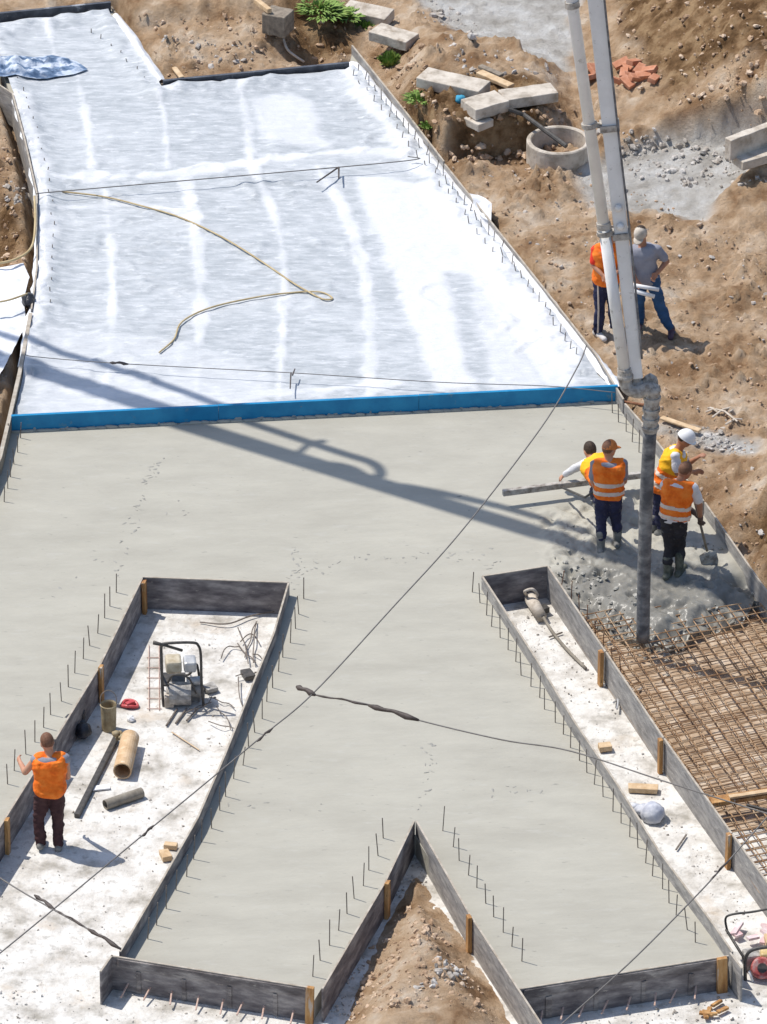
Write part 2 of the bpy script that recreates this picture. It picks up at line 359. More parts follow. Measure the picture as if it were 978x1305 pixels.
fc = np.stack([idx[:-1, :-1].ravel(), idx[:-1, 1:].ravel(), idx[1:, 1:].ravel(), idx[1:, :-1].ravel()], 1)
me.vertices.add(len(verts)); me.vertices.foreach_set('co', verts.ravel())
me.loops.add(fc.size); me.loops.foreach_set('vertex_index', fc.ravel())
me.polygons.add(len(fc)); me.polygons.foreach_set('loop_start', np.arange(len(fc)) * 4)
me.polygons.foreach_set('use_smooth', np.ones(len(fc), bool)); me.update(calc_edges=True)
for nm, arr in (('spill', spill), ('fresh', fresh)):
    a = me.attributes.new(nm, 'FLOAT', 'POINT'); a.data.foreach_set('value', arr.ravel().astype(np.float32))
me.materials.append(M['soil'])
ground = tag(bpy.data.objects.new('ground', me), kind='structure'); col.objects.link(ground)
def gz(x, y):
    i = int(np.clip(np.searchsorted(gx, x), 0, nx - 1)); j = int(np.clip(np.searchsorted(gy, y), 0, ny - 1)); return float(Z[j, i])
def PG(u, v):                                                 # pixel -> the ground sheet
    z = .3
    for _ in range(8): p = P(u, v, z); z = .5 * z + .5 * gz(p.x, p.y)
    p = P(u, v, z); return Vector((p.x, p.y, gz(p.x, p.y)))

# ------------------------------------------------------------------ heightfields with an exact outline
def field(name, outline, zf, step_f, m, attr=None, skirt=None, smooth=True):
    poly = [Vector(p) for p in outline]; n = len(poly)
    xs = [p.x for p in poly]; ys = [p.y for p in poly]; pts = []
    for (x0, x1, y0, y1, st) in step_f:
        x0 = max(x0, min(xs)); x1 = min(x1, max(xs)); y0 = max(y0, min(ys)); y1 = min(y1, max(ys))
        if x1 <= x0 or y1 <= y0: continue
        a, b = np.meshgrid(np.arange(x0, x1, st), np.arange(y0, y1, st))
        a = a + (rng.rand(*a.shape) - .5) * st * .5; b = b + (rng.rand(*b.shape) - .5) * st * .5
        keep = sdist(a, b, [tuple(p) for p in poly]) < -.4 * st
        pts += [Vector((float(p), float(q))) for p, q in zip(a[keep], b[keep])]
    bpts = []; 
    for i in range(n):
        a, b = poly[i], poly[(i + 1) % n]; k = max(1, int((b - a).length / .12))
        bpts += [a.lerp(b, j / k) for j in range(k)]
    nb = len(bpts)
    v, e, f, *_ = delaunay_2d_cdt(bpts + pts, [], [list(range(nb))], 1, 1e-5)
    vx = np.array([p.x for p in v]); vy = np.array([p.y for p in v]); vz = zf(vx, vy)
    V = [(float(a), float(b), float(c)) for a, b, c in zip(vx, vy, vz)]; Fc = [tuple(q) for q in f]
    mb = MB(); mb.v = V; mb.f = Fc; mb.mi = [0] * len(Fc)
    if skirt is not None:
        zb = zf(np.array([p.x for p in bpts]), np.array([p.y for p in bpts]))
        k = len(mb.v); mb.v += [(p.x, p.y, float(z)) for p, z in zip(bpts, zb)] + [(p.x, p.y, skirt) for p in bpts]
        mb.f += [(k + i, k + (i + 1) % nb, k + nb + (i + 1) % nb, k + nb + i) for i in range(nb)]; mb.mi += [0] * nb
    me = bpy.data.meshes.new(name); me.from_pydata(mb.v, [], mb.f); me.materials.append(m)
    if smooth: me.polygons.foreach_set('use_smooth', [i < len(Fc) for i in range(len(mb.f))])
    bm = bmesh.new(); bm.from_mesh(me); bmesh.ops.recalc_face_normals(bm, faces=bm.faces)
    if sum(fa.normal.z for fa in bm.faces) < 0: bmesh.ops.reverse_faces(bm, faces=bm.faces)
    bm.to_mesh(me); bm.free()
    o = bpy.data.objects.new(name, me); col.objects.link(o); return o

def attr_mix0(m, attr, colour, rough):
    n = m.node_tree.nodes; l = m.node_tree.links; b = n['Principled BSDF']; src = b.inputs['Base Color'].links[0].from_socket
    a = n.new('ShaderNodeAttribute'); a.attribute_name = attr; x = n.new('ShaderNodeMix'); x.data_type = 'RGBA'
    l.new(a.outputs['Fac'], x.inputs[0]); l.new(src, x.inputs[6]); x.inputs[7].default_value = (*colour, 1); l.new(x.outputs[2], b.inputs['Base Color'])
    y = n.new('ShaderNodeMix'); l.new(a.outputs['Fac'], y.inputs[0]); y.inputs[2].default_value = b.inputs['Roughness'].default_value; y.inputs[3].default_value = rough; l.new(y.outputs[0], b.inputs['Roughness'])
attr_mix0(M['wet'], 'damp', (.185, .178, .158), .25)
# blinding floor: one thin sheet under the whole site
inset = W(E_LEFT[:-1] + [(-15, 25), (139, 6), (206, 106), (440, 84), (447, 68), (516, 152), (657, 330), (793, 515), (817, 543), (895, 642), (969, 748), (1095, 930), (1480, 1500), (1480, 1960), (-290, 1960)])
fl = field('concrete_floor', inset, lambda x, y: .012 * fbm(x, y, 1.5, 4, 5) + .006, [(-8, 8, -15, -1, .16), (-20, 20, -60, 20, 1.5)], M['blinding'])
tag(fl, kind='structure')

# board lines (pixels of the top edges)
L1 = [(-90, 1196), (5, 1045), (69, 943), (125, 852), (182, 735)]
L2 = [(182, 735), (368, 742)]
L3 = [(368, 742), (349, 807), (321, 875), (287, 961), (252, 1042), (204, 1126), (153, 1213)]
L4 = [(142, 1218), (398, 1259)]
L5 = [(409, 1262), (492, 1122), (528, 1044)]
L6 = [(529, 1044), (600, 1167), (660, 1259), (720, 1350)]
L7 = [(661, 1259), (930, 1217)]
L8 = [(615, 734), (683, 838), (733, 920), (785, 996), (842, 1087), (910, 1178), (934, 1213)]
L9 = [(615, 734), (698, 721)]
L10 = [(698, 721), (772, 830), (846, 940), (934, 1063), (1010, 1168), (1080, 1270)]
FRONT = [(962, 752), (948, 778), (915, 786), (890, 792), (872, 806), (842, 812), (820, 806), (800, 800), (784, 792), (766, 782), (752, 776), (738, 782)]
slab_poly = W(E_LEFT[2:] + E_TOP[1:]) + W(FRONT, .3) + W([(722, 757), (698, 721), (615, 734)] + L8[1:] + [(661, 1257)] + [(528, 1046), (400, 1258), (153, 1215)] + L3[::-1][1:] + [(182, 735)] + L1[::-1][1:] + [(-90, 1196), (-250, 1200)])
frontw = W(FRONT, .3)
roughc = P(850, 705, ZS)
mat_px = [(722, 757)] + FRONT[::-1]
_ba = P(14, 528, ZS + .25); _bb = P(788, 490, ZS + .25)
def beam_y(x): return _ba.y + (x - _ba.x) * (_bb.y - _ba.y) / (_bb.x - _ba.x)
def slab_z(x, y):
    z = ZS + (ZN - ZS) * (y > beam_y(x)) + .004 * fbm(x, y, 1.0, 3, 2)
    d = sdist(x, y, W([(690, 640), (745, 618), (800, 600), (870, 640), (990, 760), (960, 860), (800, 880), (730, 790), (700, 715)]))
    ro = 1 - sstep(-.25, .25, d + .3 * fbm(x, y, 1.2, 3, 8))
    z = z + ro * (.12 * fbm(x, y, 2.2, 3, 14, .6) + .16 * fbm(x, y, 5.5, 5, 19, .70) - .06 * np.clip(fbm(x, y, 5.0, 2, 44) - .12, 0, 1) * 6)
    # distance to the front line
    df = np.full(x.shape, 1e9)
    for (ax, ay), (bx, by) in zip(frontw, frontw[1:]):
        ex, ey = bx - ax, by - ay; t = np.clip(((x - ax) * ex + (y - ay) * ey) / (ex * ex + ey * ey), 0, 1)
        df = np.minimum(df, np.hypot(x - ax - t * ex, y - ay - t * ey))
    k = 1 - sstep(0, .5, df + .5 * fbm(x, y, 2.6, 4, 31))
    z = z - k * .15 + k * .30 * fbm(x, y, 4.5, 5, 51, .66)
    return z
rc = roughc
sl_o = field('concrete_slab', slab_poly, slab_z, [(-9, 9, -14, 20, .25), (-9, 9, _ba.y - .15, _bb.y + .15, .045), (rc.x - 1.9, rc.x + 1.9, rc.y - 2.4, rc.y + 2.3, .03)], M['wet'], skirt=.0)
_c = np.empty(len(sl_o.data.vertices) * 3); sl_o.data.vertices.foreach_get('co', _c); _c = _c.reshape(-1, 3)
_d = sdist(_c[:, 0], _c[:, 1], W([(735, 700), (800, 720), (900, 730), (975, 735), (985, 800), (900, 830), (800, 840), (715, 790)], ZS)) + .8 * fbm(_c[:, 0], _c[:, 1], 1.8, 4, 303)
sl_o.data.attributes.new('damp', 'FLOAT', 'POINT').data.foreach_set('value', (.85 * (1 - sstep(-.35, .4, _d))).astype(np.float32))
tag(sl_o, 'large smooth slab of grey fresh concrete with three legs, wet and rough beside the workers', 'concrete slab')

# ------------------------------------------------------------------ formwork boards, each with its stakes
def board(px, label, m, z0=0.0, z1=ZT, th=.022, out=0, stakes=(), grp=None, ztop_px=ZT, edge=True, stw=.09, upper=False):
    pts = [P(u, v, ztop_px) for u, v in px]; pts = [Vector((p.x, p.y, 0)) for p in pts]
    e = empty('formwork_board', pts[0], label, 'formwork', grp)
    n = len(pts); A = []; B = []
    for i, p in enumerate(pts):
        t = ((pts[min(i + 1, n - 1)] - pts[max(i - 1, 0)])).normalized(); q = Vector((-t.y, t.x, 0))
        A.append(p + q * th / 2); B.append(p - q * th / 2)
    poly = [(a.x, a.y) for a in A] + [(b.x, b.y) for b in reversed(B)]
    MB().prism(poly, z0, z1 - .012).build('panel', m, e)
    if edge:
        pl2 = [(a.x, a.y) for a in [(x - pts[i]) * 1.04 + pts[i] for i, x in enumerate(A)]] + [(b.x, b.y) for b in reversed([(x - pts[i]) * 1.04 + pts[i] for i, x in enumerate(B)])]
        MB().prism(pl2, z1 - .0121, z1).build('top_edge', M['edge'], e)
    if upper:
        dd = (pts[-1] - pts[0]).normalized(); mid_ = (pts[0] + pts[-1]) / 2; qn = Vector((dd.y, -dd.x, 0)); L_ = (pts[-1] - pts[0]).length
        MB().box((mid_.x + qn.x * .02, mid_.y + qn.y * .02, .405), (L_ - .14, .02, .11), along(dd), .03).build('upper_plank', M['board2'], e, bevel=.003)
        for k in range(4): c_ = pts[0].lerp(pts[-1], (k + .6) / 4.4); MB().box((c_.x + qn.x * .018, c_.y + qn.y * .018, .17), (.05 + .03 * random.random(), .014, .3), along(dd), .06).build('cleat', M['board2'], e, bevel=.003)
    for (u, v, side) in stakes:
        p = P(u, v, ztop_px); d = pts[-1] - pts[0]
        best = min(range(n - 1), key=lambda i: ((pts[i] + pts[i + 1]) / 2 - Vector((p.x, p.y, 0))).length); d = (pts[best + 1] - pts[best]).normalized()
        q = Vector((-d.y, d.x, 0)) * side
        c = Vector((p.x, p.y, 0)) + q * (th / 2 + .028)
        hh = z1 + random.uniform(.0, .06) - z0; MB().box((c.x, c.y, hh / 2 + z0), (stw * random.uniform(.8, 1.15), .05, hh), along(d) @ Matrix.Rotation(random.uniform(-.04, .04), 3, 'Y'), .04).build('stake', M['stake'], e, bevel=.004)
    return e
G = 'formwork boards around the slab'
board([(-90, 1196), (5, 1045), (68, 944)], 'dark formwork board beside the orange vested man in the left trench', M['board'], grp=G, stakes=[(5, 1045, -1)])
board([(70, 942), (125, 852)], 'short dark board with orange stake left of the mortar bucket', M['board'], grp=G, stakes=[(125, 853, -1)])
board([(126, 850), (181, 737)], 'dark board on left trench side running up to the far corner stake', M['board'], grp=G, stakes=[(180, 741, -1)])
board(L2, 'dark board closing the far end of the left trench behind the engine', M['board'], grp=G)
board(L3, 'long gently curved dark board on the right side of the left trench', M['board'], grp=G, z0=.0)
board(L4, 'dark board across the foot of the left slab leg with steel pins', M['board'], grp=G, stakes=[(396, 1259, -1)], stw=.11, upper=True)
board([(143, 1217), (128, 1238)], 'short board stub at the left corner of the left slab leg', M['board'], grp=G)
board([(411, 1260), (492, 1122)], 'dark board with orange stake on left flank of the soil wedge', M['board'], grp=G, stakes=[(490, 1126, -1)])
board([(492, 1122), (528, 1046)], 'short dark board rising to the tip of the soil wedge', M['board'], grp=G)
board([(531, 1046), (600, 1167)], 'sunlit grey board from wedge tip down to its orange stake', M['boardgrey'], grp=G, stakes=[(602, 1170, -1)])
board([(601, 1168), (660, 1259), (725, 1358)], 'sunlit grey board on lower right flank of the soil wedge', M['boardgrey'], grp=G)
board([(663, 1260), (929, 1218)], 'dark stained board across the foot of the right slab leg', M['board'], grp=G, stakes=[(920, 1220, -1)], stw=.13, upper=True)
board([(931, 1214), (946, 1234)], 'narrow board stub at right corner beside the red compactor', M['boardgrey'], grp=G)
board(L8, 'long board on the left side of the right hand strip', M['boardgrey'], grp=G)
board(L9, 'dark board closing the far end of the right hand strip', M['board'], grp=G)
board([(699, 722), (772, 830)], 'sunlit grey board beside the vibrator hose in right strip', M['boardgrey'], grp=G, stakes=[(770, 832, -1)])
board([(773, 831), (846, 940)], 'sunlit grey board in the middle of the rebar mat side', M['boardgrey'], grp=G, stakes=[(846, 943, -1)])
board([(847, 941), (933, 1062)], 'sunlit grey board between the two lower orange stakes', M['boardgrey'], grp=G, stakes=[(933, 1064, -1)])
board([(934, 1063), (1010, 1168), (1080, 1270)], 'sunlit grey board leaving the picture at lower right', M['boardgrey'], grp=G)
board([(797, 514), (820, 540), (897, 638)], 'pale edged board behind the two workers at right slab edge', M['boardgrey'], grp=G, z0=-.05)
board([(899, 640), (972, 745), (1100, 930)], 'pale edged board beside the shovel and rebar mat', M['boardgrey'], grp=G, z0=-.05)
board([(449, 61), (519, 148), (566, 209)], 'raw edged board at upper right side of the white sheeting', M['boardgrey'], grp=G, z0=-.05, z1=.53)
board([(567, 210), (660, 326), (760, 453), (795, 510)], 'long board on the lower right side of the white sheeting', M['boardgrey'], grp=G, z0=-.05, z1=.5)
board([(208, 101), (445, 78)], 'dark board along far edge of sheeting below the soil bank', M['darkfilm'], grp=G, z0=-.05, z1=.53, ztop_px=.53, edge=False, th=.05)
board([(-40, 19), (141, 1)], 'dark board along the farthest left edge of the sheeting', M['darkfilm'], grp=G, z0=-.05, z1=.55, ztop_px=.55, edge=False, th=.05)
board([(142, 3), (207, 102)], 'low board under the sheet between the two dark far boards', M['oldwood'], grp=G, z0=-.05, z1=.43, edge=False)
board([(-10, 103), (16, 120), (32, 180), (47, 247), (47, 342), (40, 395)], 'grey board on left side of the white sheeting', M['boardgrey'], grp=G, z0=-.05, z1=.50)
board([(39, 400), (25, 476), (12, 533), (0, 584), (-30, 650)], 'dark old board left of the blue beam end', M['oldwood'], grp=G, z0=-.05, z1=.5, th=.05)

# ------------------------------------------------------------------ white plastic sheeting
sheet_px = [(-14, 28), (138, 12), (206, 108), (440, 86), (450, 80), (517, 160), (564, 220), (657, 338), (757, 466), (792, 500), (788, 506), (400, 521), (14, 544), (28, 478), (43, 395), (50, 342), (50, 247), (35, 182), (19, 122)]
sp_w = W(sheet_px[:9]) + [(x_, float(beam_y(x_)) + .045) for x_ in (P(786, 500, .4).x, P(400, 520, .4).x, P(16, 540, .4).x)] + W(sheet_px[13:])
def sheet_z(x, y):
    d = -sdist(x, y, sp_w)
    edge = 1 - sstep(.08, .5, d)
    cr_ = np.clip(1 - np.abs(fbm(x * .8, y, 1.1, 3, 401)) * 16, 0, 1) * sstep(-.05, .15, fbm(x, y, .9, 2, 402)) + np.clip(1 - np.abs(fbm(x, y * 1.3, 1.9, 3, 403)) * 14, 0, 1) * sstep(0, .15, fbm(x, y, .7, 2, 404))
    return ZN + .016 + .028 * cr_ + .014 * fbm(x, y, 1.3, 4, 70) + .03 * np.abs(fbm(x * .6, y * 2.2, 3.2, 4, 71)) + edge * (.05 + .22 * np.abs(fbm(x, y, 3.0, 4, 72))) * (y > P(0, 500, ZS).y + .3)
sheeting = empty('plastic_sheeting', (0, P(400, 300, ZS).y, ZS), 'white plastic sheeting spread over the far half of the slab', 'plastic sheet')
ORI[sheeting.name] = (0, 0, 0); sheeting.location = (0, 0, 0)
so_ = field('sheet', sp_w, sheet_z, [(-7, 7, -4, 20, .045)], M['sheet']); so_.parent = sheeting
DBL = [([(98, 95), (107, 135), (114, 175), (118, 215)], 9), ([(134, 245), (142, 320), (144, 400), (138, 470), (128, 530)], 12),
  ([(203, 120), (211, 160), (214, 215)], 11), ([(236, 230), (250, 290), (256, 400), (250, 500)], 14),
  ([(305, 108), (316, 160), (322, 215), (345, 260), (362, 330), (362, 400), (355, 515)], 13), ([(405, 215), (437, 265), (462, 340), (472, 410), (472, 505)], 16),
  ([(70, 229), (200, 224), (330, 208), (440, 196), (520, 200)], 22), ([(60, 28), (66, 55), (72, 78)], 9), ([(440, 95), (500, 172), (560, 240), (640, 345), (735, 465)], 26),
  ([(26, 125), (44, 180), (58, 250), (57, 340), (48, 400), (30, 480)], 22), ([(150, 25), (205, 110), (230, 118)], 12), ([(70, 500), (300, 505), (500, 490)], 26), ([(60, 270), (180, 262), (250, 280)], 20)]
DPOLY = [[(455, 228), (548, 236), (600, 300), (690, 420), (736, 490), (700, 494), (660, 440), (600, 352), (560, 345), (575, 400), (605, 496), (560, 497), (535, 440), (515, 380), (480, 290)],
  [(325, 126), (372, 122), (395, 130), (404, 165), (420, 190), (340, 180)], [(600, 352), (640, 400), (668, 450), (690, 494), (630, 496), (615, 440)], [(60, 420), (250, 440), (350, 480), (340, 512), (40, 530)]]
def double_mask(x, y):
    m = np.zeros(x.shape); nz = fbm(x, y, 2.2, 5, 201, .62)
    for px, w_ in DBL:
        pp = spline([P(u, v, ZN) for u, v in px], 4); d = np.full(x.shape, 1e9)
        for a, b in zip(pp, pp[1:]):
            ex, ey = b.x - a.x, b.y - a.y; t = np.clip(((x - a.x) * ex + (y - a.y) * ey) / (ex * ex + ey * ey), 0, 1); d = np.minimum(d, np.hypot(x - a.x - t * ex, y - a.y - t * ey))
        h = w_ / 194; m = np.maximum(m, (1 - sstep(h * .4, h * 1.4, d + nz * h * 3.2)) * np.clip(.8 + 1.2 * fbm(x, y, 1.4, 3, 220), .35, 1))
    for k, px in enumerate(DPOLY):
        d = sdist(x, y, W(px, ZN)) + nz * .3; m = np.maximum(m, (1 - sstep(-.05, .12, d)) * (.9, .7, .6, .45)[k])
    return m
sco = np.empty(len(so_.data.vertices) * 3); so_.data.vertices.foreach_get('co', sco); sco = sco.reshape(-1, 3)
dm = double_mask(sco[:, 0], sco[:, 1]); sco[:, 2] += dm * (.008 + .035 * np.abs(fbm(sco[:, 0], sco[:, 1], 4.5, 3, 210)))
so_.data.vertices.foreach_set('co', sco.ravel()); so_.data.attributes.new('double', 'FLOAT', 'POINT').data.foreach_set('value', dm.astype(np.float32)); so_.data.update()
def attr_mix(m, attr, colour, rough=None):
    n = m.node_tree.nodes; l = m.node_tree.links; b = n['Principled BSDF']; src = b.inputs['Base Color'].links[0].from_socket
    a = n.new('ShaderNodeAttribute'); a.attribute_name = attr; x = n.new('ShaderNodeMix'); x.data_type = 'RGBA'
    l.new(a.outputs['Fac'], x.inputs[0]); l.new(src, x.inputs[6]); x.inputs[7].default_value = (*colour, 1); l.new(x.outputs[2], b.inputs['Base Color'])
    if rough is not None:
        y = n.new('ShaderNodeMix'); l.new(a.outputs['Fac'], y.inputs[0]); y.inputs[2].default_value = b.inputs['Roughness'].default_value; y.inputs[3].default_value = rough; l.new(y.outputs[0], b.inputs['Roughness'])
attr_mix(M['sheet'], 'double', (.67, .68, .695))
# folds along both long sides, lifted over the boards
def fold(px, w_, seed, h=.06):
    pts = spline([P(u, v, ZN) for u, v in px], 10); mb = MB(); n = len(pts); rows = []
    for i, p in enumerate(pts):
        t = (pts[min(i + 1, n - 1)] - pts[max(i - 1, 0)]).normalized(); q_ = Vector((t.y, -t.x, 0)); row = []
        for k in range(7):
            f = k / 6 - .5; jit = float(fbm(np.array([i * .8 + seed]), np.array([k * .9 + seed]), 1, 3, seed)[0])
            row.append(p + q_ * (w_ * f * (1 + jit)) + Vector((0, 0, .02 + h * (1 - 4 * f * f) * (1 + 2.2 * jit))))
        rows += row
    mb.add(rows, [(i * 7 + k, i * 7 + k + 1, i * 7 + k + 8, i * 7 + k + 7) for i in range(n - 1) for k in range(6)])
    mb.build('edge_fold', M['overlap'], sheeting, smooth=True)
fold([(449, 84), (515, 160), (562, 220), (655, 335), (757, 460), (790, 497)], .20, 3, .05)
fold([(24, 125), (38, 180), (52, 247), (53, 342), (46, 395), (30, 470)], .22, 5, .07)
fold([(148, 22), (206, 108)], .16, 8, .05)

# crumpled tarp at far left
tp = W([(-20, 74), (30, 70), (66, 66), (98, 74), (112, 84), (95, 90), (60, 96), (20, 98), (-20, 96)])
tarp = field('crumpled_tarp', tp, lambda x, y: sheet_z(x, y) + .03 + .5 * np.abs(fbm(x, y * 1.5, 3.0, 4, 90, .6)) * sstep(0, .15, -sdist(x, y, tp)), [(-7, 7, 0, 20, .04)], M['tarp'])
tag(tarp, 'crumpled blue grey tarp lying across the sheeting at far left', 'tarp')
tp2 = W([(598, 246), (612, 250), (627, 262), (626, 282), (614, 276), (606, 262)])
rag = field('loose_film', tp2, lambda x, y: .46 + .25 * np.abs(fbm(x, y, 4, 4, 94, .6)) + .0 * x, [(-7, 7, 0, 20, .04)], M['overlap'], skirt=.33)
tag(rag, 'loose bulge of white film hanging over the right board', 'plastic film')

# blue beam
a = P(14, 528, ZS + .25); b = P(788, 490, ZS + .25); mdl = (a + b) / 2; d = b - a
bb = empty('blue_beam', a, 'long blue painted beam on edge between sheeting and wet concrete', 'beam')
segs = [a, a.lerp(b, .34), a.lerp(b, .67), b]
for i, (p, q) in enumerate(zip(segs, segs[1:])):
    MB().box(((p.x + q.x) / 2, (p.y + q.y) / 2, ZS + .12 + .003 * i), ((q - p).length - .004, .05, .23), along(Vector((d.x, d.y, 0)))).build('plank', M['blue'], bb, bevel=.003)
lip = MB(); 
for k in range(70):
    p = a.lerp(b, (k + random.random()) / 70); lip.ell((p.x, p.y - .045, ZS + .005), (.07 + .05 * random.random(), .03, .012 + .02 * random.random()), nu=7, nv=5, jit=.15)
lip.build('mortar_smear', M['wet'], bb, smooth=True)
rb = MB().tube([P(789, 511, ZS + .06), P(835, 518, ZS + .08)], .02, 8).build('rusty_bar', M['rust']); tag(rb, 'rusty bar sticking out of the blue beam end', 'steel bar')

# ------------------------------------------------------------------ starter bars
def bar_proto(h=.33, foot=.0, bend=.0, m=None):
    mb = MB(); pts = [(0, 0, -.12), (0, 0, h)]
    mb.tube([Vector(p) for p in pts], .0068, 6)
    return mb
def bar_row(px, step, h, label, grp, z=ZS, m=None, tilt=.04, double=False):
    pts = resample([P(u, v, z) for u, v in px], step)
    proto = None
    for i, p in enumerate(pts):
        if proto is None:
            proto = bar_proto(h).build('starter_bar', m or M['steel']); o = proto
        else: o = proto.copy(); col.objects.link(o)
        o.location = (p.x + random.uniform(-.02, .02), p.y + random.uniform(-.03, .03), z)
        o.rotation_euler = (random.gauss(0, tilt), random.gauss(0, tilt), random.random() * 6); o.scale = (1, 1, random.uniform(.85, 1.1))
        tag(o, label, 'starter bar', grp)
bar_row([(150, 755), (104, 846), (57, 925), (0, 1010)], .34, .33, 'thin upright bar in slanting row left of the left trench', 'bars left of the left trench')
bar_row([(389, 763), (347, 881), (304, 985), (238, 1116), (177, 1216)], .37, .33, 'thin upright bar in the row right of the curved board', 'bars right of the curved board')
bar_row([(489, 1070), (448, 1156), (394, 1250)], .345, .33, 'thin upright bar in row left of the soil wedge', 'bars left of the soil wedge')
bar_row([(566, 1060), (612, 1139), (677, 1243)], .33, .33, 'thin upright bar in row right of the soil wedge', 'bars right of the soil wedge')
bar_row([(601, 754), (667, 861), (734, 963), (811, 1080), (872, 1180), (893, 1208)], .305, .33, 'thin upright bar in long row beside the right strip', 'bars beside the right strip')
bar_row([(781, 527), (816, 576)], .27, .33, 'thin upright bar near the right end of the blue beam', 'bars by the blue beam end')
bar_row([(10, 560), (30, 545), (24, 575), (5, 640)], .34, .25, 'thin upright bar near the left end of the blue beam', 'bars by the left beam end')
bar_row([(458, 96), (520, 176), (566, 232), (655, 345), (742, 470)], .235, .21, 'short bar poking through right edge of the sheeting', 'bars along the sheeting right edge', z=ZN + .03, tilt=.1)
bar_row([(450, 100), (512, 180), (558, 236), (647, 349)], .31, .16, 'stubby bar just inside right edge row of the sheeting', 'inner bars of the sheeting', z=ZN + .03, tilt=.14)
bar_row([(24, 105), (45, 160), (63, 230), (69, 300), (64, 400)], .33, .10, 'tiny bar tip poking through left edge of the sheeting', 'bar tips on the sheeting left edge', z=ZN + .03, tilt=.1)
bar_row([(118, 40), (190, 105)], .3, .08, 'tiny bar tip under sheeting beside the low far board', 'bar tips by the low far board', z=ZN + .03, tilt=.1)
bar_row([(715, 745), (735, 770), (760, 815), (800, 875)], .34, .25, 'upright bar between the pour edge and the right strip board', 'bars at the pour edge', z=.3, m=M['rust'], tilt=.08)
def pins(a, b, n, label, grp):
    proto = None
    for i in range(n):
        t = (i + .35 + .3 * random.random()) / n; p = P(a[0] + (b[0] - a[0]) * t, a[1] + (b[1] - a[1]) * t, ZT)
        if proto is None:
            mb = MB(); mb.tube([(0, 0.03, 0), (0.01, -.22, -.05)], .011, 6); proto = mb.build('dowel_pin', M['pinksteel']); o = proto
        else: o = proto.copy(); col.objects.link(o)
        o.location = (p.x, p.y - .015, .13); o.rotation_euler = (random.uniform(-.1, .1), 0, random.uniform(-.5, -.1))
        tag(o, label, 'dowel', grp)
pins((148, 1219), (385, 1257), 8, 'pale pin sticking out of the left leg end board', 'pins in the left end board')
pins((675, 1257), (905, 1221), 8, 'pale pin sticking out of the right leg end board', 'pins in the right end board')

# ------------------------------------------------------------------ rebar mat
mat_w = W([(722, 757), (772, 832), (846, 942), (934, 1065), (1010, 1170), (1120, 1330), (1400, 1330), (1400, 1330), (1100, 930), (972, 745)])
sbed = field('soil_bed', W([(730, 770), (772, 832), (846, 942), (905, 1022), (1200, 990), (1100, 930), (972, 748), (850, 740)]), lambda x, y: .03 + .05 * fbm(x, y, 2.5, 4, 33), [(-7, 12, -10, 5, .08)], None)
sbed.data.materials.clear(); sbed.data.materials.append(mat('tan_bed', [(.26, .175, .11), (.42, .31, .21), (.58, .48, .37)], 3.5, .95, .5, 25, 8, world=True)); tag(sbed, kind='structure')
def clip_line(p, d, poly):
    ts = []
    for (ax, ay), (bx, by) in zip(poly, poly[1:] + poly[:1]):
        ex, ey = bx - ax, by - ay; den = d[0] * ey - d[1] * ex
        if abs(den) < 1e-9: continue
        t = ((ax - p[0]) * ey - (ay - p[1]) * ex) / den; s = ((ax - p[0]) * d[1] - (ay - p[1]) * d[0]) / den
        if 0 <= s <= 1: ts.append(t)
    ts.sort(); return [(a, b) for a, b in zip(ts[::2], ts[1::2])]
mc = P(880, 930, .3); rm = empty('rebar_mat', mc, 'rusty steel rebar mat waiting for concrete at right', 'rebar mat'); 
dA = Vector(W([(846, 942)])[0]) - Vector(W([(698, 721)])[0]); dA.normalize()
dB = (P(978, 842, .3) - P(790, 880, .3)); dB = Vector((dB.x, dB.y)).normalized()
low = MB()
for lay, z in (('top', .21), ('low', .09)):
    for d, sp in ((dA, .14), (dB, .15)):
        q = Vector((-d.y, d.x)); k = -60
        while k < 60:
            off = k * sp + random.uniform(-.02, .02) + (.05 if lay == 'low' else 0); k += 1
            p = Vector((mc.x, mc.y)) + q * off
            for (t0, t1) in clip_line(p, d, mat_w):
                if t1 - t0 < .2: continue
                t0 += .03; t1 -= .03
                zz = z + (.018 if d is dB else 0); n = max(2, int((t1 - t0) / .5))
                pts = [Vector((p.x + d.x * (t0 + (t1 - t0) * i / n) + random.uniform(-.01, .01), p.y + d.y * (t0 + (t1 - t0) * i / n), zz + random.uniform(-.012, .012))) for i in range(n + 1)]
                if lay == 'top': MB().tube(pts, .0075, 6).build('bar', M['matbar'], rm)
                else: low.tube(pts, .007, 5)
o = low.build('lower_bars', M['matbar'], rm); o['kind'] = 'stuff'
def plank(u0, v0, u1, v1, z, w_, t_, m, name, label, cat, grp=None, jit=0.02):
    a = P(u0, v0, z); b = P(u1, v1, z); o = MB().box((a + b) / 2, ((b - a).length, w_, t_), along(b - a), jit).build(name, m, bevel=.004); tag(o, label, cat, grp); return o
plank(906, 1022, 1000, 1008, .26, .16, .05, M['stake'], 'timber_plank', 'orange timber plank laid across the rebar mat', 'plank')
plank(930, 1016, 1010, 1004, .315, .07, .03, M['wood'], 'timber_batten', 'pale batten lying on the orange plank over the rebar', 'batten')
plank(952, 1026, 990, 1036, .25, .03, .03, M['frame'], 'steel_rod', 'short dark rod on the rebar mat below the orange plank', 'rod')

